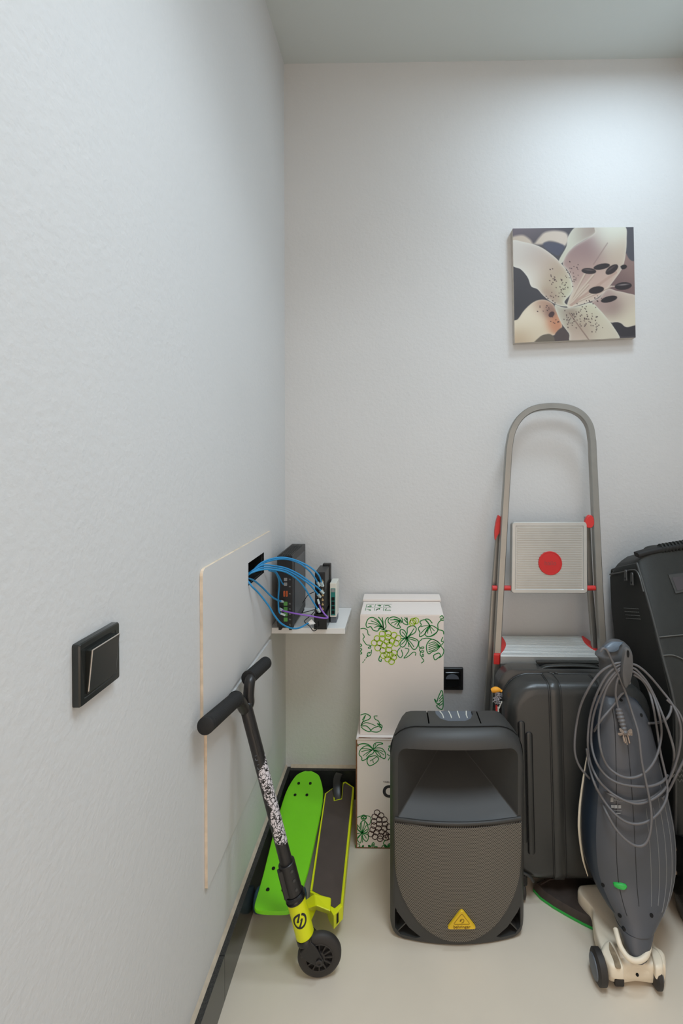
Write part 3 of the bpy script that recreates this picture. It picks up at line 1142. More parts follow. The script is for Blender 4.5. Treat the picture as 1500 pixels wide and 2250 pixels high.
# grape bunch in brown ink
for (x, y) in ((450, 1440), (520, 1490), (410, 1510), (490, 1560), (575, 1560), (400, 1590), (490, 1635), (590, 1635), (395, 1660), (475, 1710), (575, 1710), (375, 1730), (650, 1680), (440, 1775), (530, 1770), (345, 1805), (510, 1840), (600, 1815), (415, 1850), (500, 1885), (600, 1870), (650, 1770), (640, 1850)):
    cx_, cy_ = c3p(x, y)
    fc.circle(cx_, cy_, 6.2, 1.4, 3)
ln([(600, 1900), (560, 1960), (600, 2010), (650, 2040)], 1.5)
# bottom left leaf, curls and foot row
for k, (ex, ey) in enumerate(((110, 1640), (105, 1720), (110, 1800), (120, 1880), (180, 1600), (240, 1590), (270, 1650), (290, 1720), (300, 1790), (270, 1880), (200, 1950))):
    ln([(195, 1790), ((195 + ex) / 2 + 6, (1790 + ey) / 2 - 6), (ex, ey)], 1.3)
ln([(165, 1720), (170, 1620), (230, 1570), (280, 1640), (300, 1720), (280, 1770), (225, 1790)], 1.5)
ln([(195, 1800), (250, 1800), (300, 1830), (295, 1900), (265, 1930), (220, 1890), (195, 1820)], 1.5)
ln([(110, 1660), (130, 1740), (185, 1790), (130, 1850), (115, 1900), (160, 1960), (185, 1900), (190, 1830)], 1.4)
ln([(110, 1520), (160, 1505), (230, 1480), (270, 1520), (220, 1550), (190, 1520), (230, 1490), (330, 1510), (345, 1580), (310, 1650), (260, 1600)], 1.3)
for (x, y, rr_) in ((200, 1530, 3), (245, 1530, 3), (120, 2010, 5)):
    cx_, cy_ = c3p(x, y)
    fc.circle(cx_, cy_, rr_, 1.3, 1)
fc.leaf(*c3p(370, 2060), 15, 10, 1, 5, 1.4, 4)
fc.leaf(*c3p(195, 2060), 9, -20, 1, 4, 1.3, 5)
fc.leaf(*c3p(630, 2060), 13, 20, 1, 5, 1.4, 6)
ln([(480, 2080), (520, 2040), (560, 1990)], 1.4)
lowbox = m.build('carton', [M['cardboard'], M['ink_green'], M['kraft'], M['ink_brown']], BX, smooth=0, recalc=False)
# the flap tape strip along its lid
m = MB(org)
m.box((x0 + 0.001, LBY - 0.002, LZ - 0.0035), (x1, 1.655, LZ))
m.build('lid_flap', M['cardboard'], BX, smooth=0)
# printed letter and small line of capitals, running on behind the loudspeaker
lx = frame(P(*c3p(660, 1090), LBY - 0.0006), V(1, 0, 0), V(0, 0, 1), V(0, -1, 0))
text_mesh('O', 0.052, lx, 'printed_letter', M['ink_black'], BX, org, 0.0001, bold=0.0022)
lx = frame(P(*c3p(640, 920), LBY - 0.0006), V(1, 0, 0), V(0, 0, 1), V(0, -1, 0))
text_mesh('TINEA WI', 0.0075, lx, 'printed_line', M['ink_brown'], BX, org, 0.0001)

# upper box
UBY = 1.470
ua, ub = P(791, 1352, UBY), P(974.5, 1352, UBY)
UZ0 = LZ + 0.0006
UZ1 = ua.z
BX2 = thing('cardboard_box', ((ua.x + ub.x) / 2, 1.56, UZ0), 'upper white box printed with lime grapes and green vine leaves, on top of the stack', 'box', 'stacked grapevine boxes')
org = BX2.location
m = MB(org)
x0, x1 = ua.x, ub.x
m.box((x0, UBY, UZ0), (x1, 1.665, UZ1))
fc = Face(m, UBY)


def c3q(x, y):
    return 760 + x * (280 / 1500.0), 1280 + y * (360 / 1929.0)


def ln(pts, w=1.4, mi=1, closed=False):
    fc.line([c3q(*p) for p in pts], w, mi, closed)


for (x, y) in ((425, 605), (497, 600), (565, 620), (612, 655), (365, 660), (425, 660), (495, 645), (332, 710), (395, 710), (482, 695), (540, 690), (590, 715), (447, 740), (512, 735), (372, 770), (432, 800), (505, 795), (565, 830), (480, 850), (440, 860), (520, 850), (490, 900), (560, 880), (535, 930)):
    cx_, cy_ = c3q(x, y)
    fc.circle(cx_, cy_, 6.4, 1.6, 3)
for (x, y, r_) in ((820, 450, 6.5), (780, 475, 6.5), (790, 455, 6.5)):
    cx_, cy_ = c3q(x, y)
    fc.circle(cx_, cy_, r_, 1.6, 3)
# leaf upper left
ln([(440, 555), (400, 480), (370, 440), (310, 410), (260, 430), (235, 490), (250, 530), (290, 520), (320, 560), (370, 570), (400, 540)], 1.6, 1, True)
for e in ((260, 480), (290, 450), (330, 430), (370, 450), (330, 530), (380, 550)):
    ln([(425, 530), ((425 + e[0]) / 2, (530 + e[1]) / 2 - 14), e], 1.2)
ln([(440, 555), (430, 480), (410, 440), (380, 405)], 1.6)
ln([(440, 555), (435, 470), (425, 410)], 1.6)
ln([(440, 555), (470, 520), (460, 460), (480, 420), (500, 410)], 1.6)
ln([(440, 555), (490, 570), (430, 580)], 1.6)
# leaf top middle
ln([(640, 440), (570, 405), (510, 420), (495, 460), (530, 500), (560, 520), (600, 540), (640, 530), (620, 490)], 1.6, 1, True)
for e in ((520, 440), (530, 480), (570, 500), (600, 520), (560, 430)):
    ln([(635, 450), ((635 + e[0]) / 2, (450 + e[1]) / 2 - 6), e], 1.3)
ln([(640, 440), (690, 490), (730, 490), (680, 430)], 1.5)
ln([(650, 410), (665, 450), (640, 480)], 1.5)
ln([(690, 410), (720, 440), (715, 410), (725, 480)], 1.5)
# four-petalled leaf
ctr = (710, 655)
for (pts) in ([(710, 655), (650, 620), (635, 580), (650, 550), (690, 570), (710, 610)],
              [(710, 655), (720, 590), (725, 530), (790, 510), (825, 540), (810, 590), (760, 620)],
              [(710, 655), (780, 650), (850, 690), (830, 770), (790, 785), (750, 730)],
              [(710, 655), (650, 690), (635, 740), (670, 760), (705, 720)]):
    ln(pts, 1.6, 1, True)
for e in ((660, 580), (800, 540), (830, 690), (800, 760), (650, 730), (640, 660), (770, 590), (740, 760)):
    ln([ctr, ((ctr[0] + e[0]) / 2 + 8, (ctr[1] + e[1]) / 2), e], 1.4)
ln([(640, 765), (610, 800), (605, 850), (640, 885), (665, 850), (650, 790)], 1.4)
ln([(690, 770), (740, 790), (710, 850), (680, 890), (730, 870), (790, 820), (820, 830), (815, 860)], 1.4)
# right leaves
ln([(985, 510), (930, 440), (870, 460), (885, 500), (850, 540), (870, 590), (865, 635), (910, 620), (950, 570)], 1.6, 1, True)
ln([(985, 510), (1040, 520), (1080, 560), (1030, 620), (960, 635), (930, 600)], 1.6, 1, True)
ln([(985, 510), (960, 470), (930, 435), (975, 435), (1015, 480)], 1.6)
for e in ((880, 520), (880, 600), (960, 600), (1040, 570), (1010, 600)):
    ln([(985, 510), ((985 + e[0]) / 2 - 6, (510 + e[1]) / 2 - 6), e], 1.3)
ln([(1085, 555), (1060, 590), (1000, 630)], 1.4)
ln([(1085, 555), (1140, 570), (1150, 610)], 1.6)
ln([(1085, 555), (1080, 490), (1110, 450), (1150, 440)], 1.5)
ln([(1100, 410), (1130, 390), (1145, 420), (1110, 430), (1145, 450)], 1.4)
ln([(1140, 640), (1120, 690), (1150, 690)], 1.4)
# round striped leaf, right
ln([(1110, 740), (1070, 690), (1000, 670), (950, 730), (950, 800), (975, 840), (1020, 810), (1060, 800)], 1.6, 1, True)
for k in range(5):
    ln([(1105, 750), (1040, 700 + 22 * k), (970, 720 + 24 * k)], 1.3)
ln([(1040, 850), (1090, 830), (1110, 860), (1080, 890), (1045, 910), (1030, 870)], 1.6, 1, True)
ln([(1110, 740), (1150, 800), (1130, 860), (1090, 890)], 1.5)
ln([(1120, 740), (1150, 700)], 1.4)
# tendrils
ln([(890, 670), (860, 700), (860, 760), (900, 780), (915, 760), (880, 765), (865, 800), (900, 825), (915, 805), (880, 810), (875, 860), (910, 870), (905, 840), (890, 880), (915, 920), (885, 950)], 1.4)
ln([(885, 665), (960, 655), (1050, 680), (1100, 720)], 1.3)
ln([(170, 545), (210, 540), (250, 560), (260, 610), (285, 620)], 1.4)
ln([(195, 600), (215, 640), (200, 670), (240, 730), (280, 740), (290, 770), (260, 770), (300, 740)], 1.4)
ln([(300, 790), (290, 850), (250, 870), (255, 830), (290, 820)], 1.4)
ln([(400, 860), (385, 910), (410, 930), (415, 900)], 1.6)
for k in range(5):
    ln([(195 + 18 * k, 945 - 26 * k), (207 + 18 * k, 928 - 26 * k)], 1.3)
for (y) in (740, 790, 830):
    ln([(168, y - 20), (185, y), (168, y + 15)], 1.6)
# bottom corners
ln([(172, 1560), (230, 1545), (285, 1575), (270, 1610), (200, 1640), (175, 1690)], 1.6)
ln([(175, 1690), (230, 1560), (190, 1620)], 1.3)
ln([(175, 1690), (240, 1690), (290, 1740), (265, 1755), (210, 1730), (178, 1700)], 1.6)
ln([(290, 1740), (330, 1710), (400, 1690), (415, 1730), (370, 1760), (310, 1755), (290, 1740)], 1.4)
ln([(370, 1570), (330, 1575), (345, 1610), (380, 1630), (400, 1680), (365, 1660), (420, 1680), (420, 1710), (390, 1700)], 1.4)
ln([(180, 1680), (230, 1650), (300, 1665), (350, 1690)], 1.2)
ln([(1120, 1270), (1085, 1350), (1070, 1400), (1040, 1370), (1065, 1420), (1100, 1430), (1065, 1450), (1110, 1490), (1140, 1470), (1138, 1300), (1120, 1270)], 1.6)
for k in range(4):
    ln([(1135, 1320 + 35 * k), (1095, 1370 + 28 * k)], 1.4)
m.build('carton', [M['cardboard'], M['ink_green'], M['kraft'], M['ink_lime']], BX2, smooth=0, recalc=False)
# lid flaps: the near one flat, the rear one raised a little
m = MB(org)
ys = 1.601
m.box((x0 + 0.001, UBY + 0.001, UZ1), (x1 - 0.001, ys, UZ1 + 0.003))
z = UZ1 + 0.0035
for (u, v) in ((0, 0), (1, 0), (2, 0), (0, 1), (1, 1), (2, 1)):       # green pictograms in two rows
    xx, yy = x0 + 0.014 + u * 0.030, UBY + 0.036 + v * 0.036
    pts = [V(xx + 0.004 + 0.009 * rnd.uniform(0, 2.2), yy + rnd.uniform(0, 0.026), z) for _ in range(5)]
    m.ribbon(spline(pts, 4), (0, 0, 1), 0.0032, mi=1)
    m.ribbon([V(xx, yy, z), V(xx, yy + 0.03, z), V(xx + 0.026, yy + 0.03, z)], (0, 0, 1), 0.0018, mi=1)
m.build('near_flap', [M['cardboard'], M['ink_green']], BX2, smooth=0, recalc=False)
m = MB(org)
m.box((x0 - 0.002, ys + 0.002, UZ1 + 0.003), (x1 + 0.003, 1.668, UZ1 + 0.011))
m.build('rear_flap', M['cardboard'], BX2, smooth=0, bevel=0.001)


#%%SPEAKER
# ------------------------------------------------------------------ loudspeaker
SPW = 0.177
SPA = R(1.3)
SP = thing('loudspeaker', (0.1520, 1.188, 0), 'black loudspeaker with a yellow triangular badge, standing on the floor', 'loudspeaker', rot=(0, 0, SPA))
SP_H = 0.549


def sp_front(x):
    return -0.026 * (1 - (x / SPW) ** 2)


xs = sorted(set([round(SPW * math.sin(R(a)), 5) for a in range(-90, 91, 6)] + [-0.176, -0.172, 0.172, 0.176, -0.165, 0.165, -0.155, 0.155]))
rings = []
for x in xs:
    ax = abs(x)

    def corner(r):
        e = ax - (SPW - r)
        return r - math.sqrt(max(r * r - e * e, 0)) if e > 0 else 0.0
    z0 = corner(0.036) + 0.0005
    z1 = SP_H - corner(0.07) * 0.85 - 0.012 * (ax / SPW) ** 2
    yfr = sp_front(x) + 0.010 * max(0, (ax - 0.165) / 0.012) ** 2
    yb = float(np.interp(ax, [0, 0.075, 0.13, SPW], [0.238, 0.238, 0.135, 0.046]))
    zt = z1
    zb = z1 - 0.125 * max(0.0, (yb - 0.09) / 0.148) - 0.006
    rings.append([V(x, yfr, z0 + 0.006), V(x, yfr + 0.004, z0), V(x, yb - 0.02, z0), V(x, yb, z0 + 0.02),
                  V(x, yb, zb - 0.02), V(x, yb - 0.015, zb), V(x, min(yfr + 0.115, yb - 0.018), zt - 0.003), V(x, min(yfr + 0.055, yb - 0.024), zt), V(x, yfr + 0.032, zt - 0.003),
                  V(x, yfr + 0.016, zt - 0.011), V(x, yfr + 0.005, zt - 0.024), V(x, yfr + 0.0008, zt - 0.036), V(x, yfr, zt - 0.045)])
m = MB()
m.loft(rings)
spk = m.build('cabinet', [M['spk'], M['dark_void']], SP, smooth=28)
cutters = []
# horn mouth
hx, hz0, hz1 = 0.157, 0.322, 0.502
c = MB()
o_ = [(x, z) for x, z in rrect(-hx, hx, hz0, hz1, (0.004, 0.024, 0.024, 0.004), 5)]
th = [(x, z) for x, z in rrect(-0.026, 0.026, 0.420, 0.452, (0.002, 0.006, 0.006, 0.002), 5)]
rs = []
for t in (-0.35, 0.0, 0.5, 0.85, 1.0):
    y = -0.006 + t * 0.15
    rs.append([V(a[0] + (b[0] - a[0]) * t, y, a[1] + (b[1] - a[1]) * t) for a, b in zip(o_, th)])
c.loft(rs)
cutters.append(c)
# corner pockets
for s in (-1, 1):
    c = MB()
    tri = [(s * 0.164, 0.082), (s * 0.156, 0.068), (s * 0.128, 0.036), (s * 0.098, 0.017), (s * 0.110, 0.012), (s * 0.150, 0.013), (s * 0.165, 0.028)]
    if s > 0:
        tri = tri[::-1]
    c.prism([V(x, -0.05, z) for x, z in tri], (0, 0.098, 0), mi=0)
    cutters.append(c)
# slots and hand hole on the crown
for x in (-0.073, 0.066):
    c = MB()
    c.box((x - 0.0018, sp_front(x) + 0.05, SP_H - 0.04), (x + 0.0018, sp_front(x) + 0.125, SP_H + 0.02), mi=1)
    cutters.append(c)
c = MB()
c.prism([V(x, y, SP_H - 0.013) for x, y in [(-0.05, 0.13), (-0.05, 0.075), (-0.04, 0.05), (-0.02, 0.036), (0.026, 0.036), (0.043, 0.05), (0.053, 0.075), (0.053, 0.13)]], (0, 0, 0.05))
cutters.append(c)
cut(spk, cutters, smooth=28)
# seam line over the crown
m = MB()
m.tube([V(x, sp_front(x) + 0.036, SP_H - 0.0004 - (0.07 - math.sqrt(max(0.07 ** 2 - max(0, abs(x) - SPW + 0.07) ** 2, 0))) * 0.85 - 0.012 * (abs(x) / SPW) ** 2) for x in np.linspace(-0.165, 0.165, 25)], 0.0012, n=6)
m.build('crown_seam', M['dark_void'], SP, smooth=60)
m = MB()
m.prism([V(x, y, SP_H - 0.0145) for x, y in [(-0.049, 0.102), (-0.049, 0.076), (-0.039, 0.051), (-0.02, 0.037), (0.026, 0.037), (0.042, 0.051), (0.052, 0.076), (0.052, 0.102)]], (0, 0, 0.004))
for k in range(4):
    x = -0.030 + k * 0.022
    m.tube([V(x - 0.006 + 0.003 * k, 0.100, SP_H - 0.010), V(x, 0.082, SP_H - 0.0098), V(x + 0.001, 0.066, SP_H - 0.010)], 0.0016, n=6, mi=1)
m.build('top_handle', [M['spk_grey'], M['cream_plastic']], SP, smooth=50)
# dark driver throat
m = MB()
m.box((-0.03, 0.138, 0.415), (0.03, 0.146, 0.458))
m.build('horn_throat', M['dark_void'], SP, smooth=0)
# ribs in the corner pockets
for s in (-1, 1):
    m = MB()
    a, b = V(s * 0.163, -0.002, 0.052), V(s * 0.112, -0.002, 0.015)
    m.sweep([V(s * 0.158, 0.006, 0.018), V(s * 0.136, 0.002, 0.044)], [(-0.0015, -0.010), (0.0015, -0.010), (0.0015, 0.012), (-0.0015, 0.012)], up=(0, 1, 0))
    m.sweep([V(s * 0.160, 0.016, 0.058), V(s * 0.118, 0.016, 0.016)], [(-0.001, -0.006), (0.001, -0.006), (0.001, 0.020), (-0.001, 0.020)], up=(0, 1, 0))
    m.build('pocket_rib', M['spk'], SP, smooth=0)
# perforated grille
gz = 0.308
GX = 0.1655
cols = np.concatenate([GX * np.sin(np.linspace(-math.pi / 2, math.pi / 2, 49))])


def g_bot(x):
    return 0.212 - 0.199 * math.sqrt(max(0, 1 - (x / GX) ** 2))


m = MB()
vs = []
for x in cols:
    zt = gz + 0.004 * (1 - (x / GX) ** 2)
    zb = g_bot(x)
    y = sp_front(x) - 0.0035
    for z, yy in ((zb, y + 0.006), (zb + 0.002, y), ((zb + zt) / 2, y - 0.003), (zt - 0.002, y), (zt, y + 0.006)):
        vs.append(V(x, yy, z))
nf = []
for i in range(len(cols) - 1):
    for j in range(4):
        a = i * 5 + j
        nf.append((a, a + 5, a + 6, a + 1))
m.add(vs, nf)
m.build('grille', M['grille'], SP, smooth=60)
# ledge above the grille
m = MB()
m.tube([V(x, sp_front(x) - 0.001, gz + 0.009 + 0.003 * (1 - (x / GX) ** 2)) for x in np.linspace(-0.164, 0.164, 21)], 0.0045, n=8)
m.build('grille_ledge', M['spk'], SP, smooth=60)
# badge
BY = sp_front(0) - 0.0082
bx, bz = 0.0055, 0.0


def rtri(w, zb, h, r, n=6):
    P3 = [V(-w / 2, zb, 0), V(w / 2, zb, 0), V(0, zb + h, 0)]
    out = []
    for i in range(3):
        a, b, d = P3[i - 1], P3[i], P3[(i + 1) % 3]
        p, q = b + (a - b).normalized() * r, b + (d - b).normalized() * r
        for k in range(n + 1):
            t = k / n
            out.append(p * (1 - t) ** 2 + b * 2 * t * (1 - t) + q * t * t)
    return [(v.x, v.y) for v in out]


T0 = rtri(0.078, 0.056, 0.051, 0.010)
m = MB()
cen = (0, 0.073)
m.loft([[V(bx + cen[0] + (x - cen[0]) * s, BY + y, cen[1] + (z - cen[1]) * s) for x, z in T0] for y, s in ((0.003, 1.0), (-0.0015, 1.0), (-0.003, 0.965), (-0.003, 0.90), (-0.0026, 0.88))])
bd = m.build('badge', M['yellow_badge'], SP, smooth=30)
m = MB()
T1 = rtri(0.043, 0.0695, 0.0275, 0.005)
m.ribbon([V(bx + x, BY - 0.0032, z) for x, z in T1], (0, -1, 0), 0.0009, closed=True)
m.ribbon(spline([V(bx + x, BY - 0.0032, z) for x, z in ((-0.0045, 0.0775), (-0.003, 0.081), (0.001, 0.083), (0.0045, 0.0815), (0.0055, 0.078), (0.0035, 0.0745), (-0.001, 0.0725))], 5), (0, -1, 0), 0.0014)
m.ribbon(spline([V(bx + x, BY - 0.0032, z) for x, z in ((-0.005, 0.0768), (-0.0025, 0.0783), (-0.0008, 0.0798))], 5), (0, -1, 0), 0.0020)
m.build('badge_emblem', M['badge_ink'], bd, smooth=0)
text_mesh('behringer', 0.0112, frame((bx, BY - 0.0031, 0.0625), V(1, 0, 0), V(0, 0, 1), V(0, -1, 0)), 'badge_lettering', M['badge_ink'], bd, extrude=0.0001, bold=0.0001)


#%%LADDER
# ------------------------------------------------------------------ stepladder leaning on the wall
def LY(z):
    return 1.437 + 0.128 * z


def LP(px, py, off=0.0):
    p = P(px, py, 1.55)
    for _ in range(6):
        p = P(px, py, LY(p.z) + off)
    return p


LD = thing('stepladder', (0.50, 1.45, 0), 'grey aluminium stepladder with red fittings leaning on the back wall', 'ladder')
org = LD.location
LN = V(0, -1, 0.128).normalized()
lw = spline([LP(*q) for q in ((1085, 1570), (1093, 1400), (1107, 1147), (1117, 985))], 6)
arch = spline([LP(*q) for q in ((1117, 985), (1124, 950), (1139, 922), (1162, 903), (1190, 895), (1225, 894), (1256, 900), (1279, 914), (1294, 937), (1300, 970))], 6)
rw = spline([LP(*q) for q in ((1300, 970), (1308, 1147), (1315, 1300), (1321, 1400))], 6)


def to_floor(p, q):
    d = p - q
    return p + d * ((p.z - 0.012) / -d.z)


lfoot = to_floor(lw[0], lw[8])
rfoot = to_floor(rw[-1], rw[-9])
path = [lfoot] + lw + arch[1:] + rw[1:] + [rfoot]
pr = rrect(-0.0112, 0.0112, -0.012, 0.012, 0.0024, 1)
m = MB(org)
m.sweep(path, [(a, b) for a, b in pr], up=LN)
m.build('front_frame', M['alu'], LD, smooth=25)
m = MB(org)
for off in (-0.004, 0.004):      # drawn grooves along the face of the tube
    pass
for p, nm in ((lfoot, 'l'), (rfoot, 'r')):
    mm = MB(org)
    mm.box((p.x - 0.016, p.y - 0.02, 0.0), (p.x + 0.016, p.y + 0.022, 0.03))
    mm.build('rubber_foot', M['red'], LD, smooth=0, bevel=0.003)
# folded rear legs
RO_ = 0.040
for pts in (((1097, 1135), (1084, 1300), (1072, 1500), (1068, 1570)), ((1289, 1135), (1296, 1300), (1304, 1400), (1310, 1500))):
    pp = [LP(*q, off=RO_) for q in pts]
    ft = to_floor(pp[-1], pp[0])
    mm = MB(org)
    mm.sweep(pp + [ft], rrect(-0.009, 0.009, -0.008, 0.008, 0.002, 1), up=LN)
    mm.build('rear_leg', M['alu'], LD, smooth=25)
    mm = MB(org)
    mm.box((ft.x - 0.013, ft.y - 0.014, 0.0), (ft.x + 0.013, ft.y + 0.014, 0.03))
    mm.build('rubber_foot', M['red'], LD, smooth=0, bevel=0.003)
# cross tube joining the rear legs
a, b = LP(1072, 1500, RO_), LP(1304, 1500, RO_)
m = MB(org)
m.cyl(a, b, 0.007, n=12)
m.build('rear_crossbar', M['alu'], LD, smooth=40)
# red pivots at the top of the rear legs
for (pts, o1) in (((((1095, 1133), (1100, 1140), (1099, 1165), (1091, 1180), (1088, 1187), (1087, 1170), (1090, 1148))), 0.012),
                  (((1297, 1132), (1304, 1138), (1305, 1152), (1299, 1160), (1288, 1158), (1286, 1148), (1290, 1137)), -0.012)):
    pp = spline([LP(*q, off=o1) for q in pts], 5, True)
    mm = MB(org)
    mm.loft([pp, [p + V(0, 0.016, 0) for p in pp]])
    mm.build('red_pivot', M['red'], LD, smooth=30, bevel=0.002)
# folded platform with ridges and red disc
PO = -0.006
tl, tr, br_, bl = (LP(1124, 1147, PO), LP(1288, 1147, PO), LP(1289, 1304, PO), LP(1122, 1303, PO))
ex = (tr - tl).normalized()
ez = (tl - bl).normalized()
en = ex.cross(ez).normalized()      # towards the room
if en.y > 0:
    en = -en
W_, H_ = (tr - tl).length, (tl - bl).length
pm = lambda u, v, d: bl + ex * u + ez * v + en * d
m = MB(org)
o1 = rrect(0, W_, 0, H_, 0.010, 4)
m.loft([[pm(u, v, d) for u, v in rrect(i, W_ - i, i, H_ - i, max(0.010 - i, 0.002), 4)] for d, i in ((-0.022, 0.0), (0.004, 0.0), (0.006, 0.002), (0.006, 0.012), (0.0035, 0.014))])
N_ = 26
for k in range(N_):
    v = 0.017 + (H_ - 0.034) * (k + 0.5) / N_
    h = (H_ - 0.034) / N_ * 0.30
    m.loft([[pm(u, v + s * h, d) for s, d in ((-1, 0.003), (-0.6, 0.0058), (0.6, 0.0058), (1, 0.003))] for u in (0.018, W_ - 0.018)])
pf = m.build('platform', M['alu_plate'], LD, smooth=30)
dcen = LP(1207, 1237, PO)
m = MB(org)
m.lathe(dcen + en * 0.004, en, [(0, 0.0395), (0.0035, 0.0395), (0.0042, 0.0385), (0.0042, 0.036), (0.0034, 0.0355), (0.0034, 0.0)], 40)
dd = m.build('red_disc', M['red_disc'], pf, smooth=30)
text_mesh('hailo', 0.021, frame(dcen + en * 0.0076, ex, ez, en), 'disc_lettering', mat('disc_lettering', (150, 62, 60), 0.5), dd, org, 0.0002)
# red hinge bar
for (a, b) in (((1081, 1292), (1126, 1292)), ((1286, 1292), (1311, 1292))):
    m = MB(org)
    m.cyl(LP(*a, off=0.003), LP(*b, off=0.003), 0.0085, n=16)
    m.build('red_hinge_bar', M['red'], LD, smooth=40)
# steps
def step(zc, y0, y1, xa, xb, xa1, xb1):
    m = MB(org)
    fl, fr, bl_, br2 = V(xa, y0, zc), V(xb, y0, zc), V(xa1, y1, zc), V(xb1, y1, zc)
    ring = [fl, fr, br2, bl_]
    m.loft([[p - V(0, 0, 0.028) for p in ring], [p - V(0, 0, 0.0025) for p in ring]])
    n = 17
    for k in range(n):
        t0, t1 = (k + 0.12) / n, (k + 0.82) / n
        q = [fl.lerp(bl_, t0), fr.lerp(br2, t0), fr.lerp(br2, t1), fl.lerp(bl_, t1)]
        m.loft([[p - V(0, 0, 0.003) for p in q], q])
    s = m.build('step', M['alu_light'], LD, smooth=0, bevel=0.0006, bseg=1)
    for (f, b, sg) in ((fl, bl_, -1), (fr, br2, 1)):
        mm = MB(org)
        arc = []
        for k in range(9):
            t = k / 8
            bul = 0.020 * math.sin(math.pi * t)
            arc.append(f.lerp(b, t) - V(sg * (bul - 0.004), 0, -0.0012))
        outer = [V(f.x + sg * 0.022, f.y + 0.002, zc), V(b.x + sg * 0.010, b.y, zc)]
        poly = arc + [outer[1] + V(0, 0, 0.0012), outer[0] + V(0, 0, 0.0012)]
        mm.prism(poly, (0, 0, -0.032))
        mm.build('red_bracket', M['red'], s, smooth=0, bevel=0.0015)


SZL = 0.612
f0, f1 = PZ(1099, 1440, SZL), PZ(1322, 1442, SZL)
g0, g1 = PZ(1102, 1395, SZL), PZ(1288, 1394, SZL)
step(SZL, f0.y, min(g0.y, 1.655), f0.x, 0.668, g0.x, 0.655)
step(0.30, 1.475, 1.62, 0.305, 0.665, 0.315, 0.655)

# tufted oddment wedged between ladder and suitcase
TF = thing('tasselled_ornament', LP(1096, 1560, -0.13), 'small ornament with an orange tip, black and white tuft and red stem by the ladder', 'ornament')
org = TF.location
tp = lambda x, y, d=0.0: LP(1060 + x * 70 / 1500.0, 1490 + y * 100 / 2143.0, -0.13 + d)
m = MB(org)
pth = [tp(410, 600), tp(520, 560), tp(650, 540), tp(780, 560), tp(900, 620)]
m.tube(spline(pth, 5), [0.004 + 0.0045 * math.sin(math.pi * min(1, k / 20.0 + 0.12)) for k in range(21)], n=10)
m.build('orange_tip', M['orange'], TF, smooth=60)
m = MB(org)
rr = random.Random(11)
for k in range(70):
    x, y = rr.uniform(540, 800), rr.uniform(640, 1140)
    a = rr.uniform(-1.0, 1.0)
    L = rr.uniform(80, 190)
    m.tube([tp(x, y, rr.uniform(-.006, .006)), tp(x + L * 0.5 * math.sin(a), y + L * 0.5, rr.uniform(-.01, .004)), tp(x + L * math.sin(a + .3), y + L * math.cos(a) * 0.7, rr.uniform(-.008, .006))], 0.0007, n=4)
m.build('pale_fibres', M['tuft'], TF, smooth=0)
m = MB(org)
body = [(600, 980), (720, 960), (860, 1000), (880, 1120), (800, 1250), (690, 1310), (610, 1230), (575, 1100)]
pp = spline([tp(x, y, 0.004) for x, y in body], 4, True)
m.loft([pp, [p + V(0, 0.010, 0) for p in pp]])
m.build('dark_tuft', M['tuft_dark'], TF, smooth=40, bevel=0.003)
m = MB(org)
m.tube([tp(650, 1280), tp(655, 1500), tp(640, 1800), tp(640, 2300, 0.0)], 0.0032, n=8)
m.tube([tp(450, 1720), tp(560, 1740), tp(650, 1690)], 0.0015, n=6)
m.build('red_stem', M['red'], TF, smooth=50)
m = MB(org)
m.tube([tp(720, 1350), tp(735, 1600), tp(740, 1900), tp(740, 2300)], 0.0028, n=8)
m.tube([tp(900, 1100), tp(820, 1290), tp(770, 1420)], 0.0022, n=6)
m.build('pale_stem', M['cream_plastic'], TF, smooth=50)
m = MB(org)
a, b = tp(690, 2300), V(tp(690, 2300).x, 1.398, 0.001)
m.tube([tp(690, 2250), a, a.lerp(b, 0.5), b], 0.0045, n=8)
m.build('stick', M['cream_plastic'], TF, smooth=50)


#%%SUITCASE
# ------------------------------------------------------------------ hard shell suitcase
SCL = R(-5.6)
SU = thing('suitcase', (0.523, 1.266, 0.0), 'black hard-shell suitcase with vertical ribs standing before the stepladder', 'suitcase', rot=(SCL, 0, 0))
CW, CZ0, CZ1 = 0.212, 0.062, 0.605


def cring(y, i, r):
    return [V(x, y, z) for x, z in rrect(-CW + i, CW - i, CZ0 + i, CZ1 - i, max(r - i * 0.6, 0.01), 8)]


m = MB()
m.loft([cring(0.0, 0.034, 0.085), cring(0.001, 0.026, 0.085), cring(0.006, 0.014, 0.085), cring(0.014, 0.006, 0.085), cring(0.026, 0.002, 0.085), cring(0.072, 0.0, 0.085), cring(0.076, 0.004, 0.085)])
# raised vertical bands that run over the top
front_prof = [(0.0745, CZ1 - 0.0005), (0.05, CZ1 - 0.0005), (0.026, CZ1 - 0.002), (0.014, CZ1 - 0.006), (0.006, CZ1 - 0.014), (0.001, CZ1 - 0.026), (-0.0002, CZ1 - 0.036), (-0.0002, CZ0 + 0.036), (0.001, CZ0 + 0.026), (0.006, CZ0 + 0.014), (0.014, CZ0 + 0.006), (0.03, CZ0)]


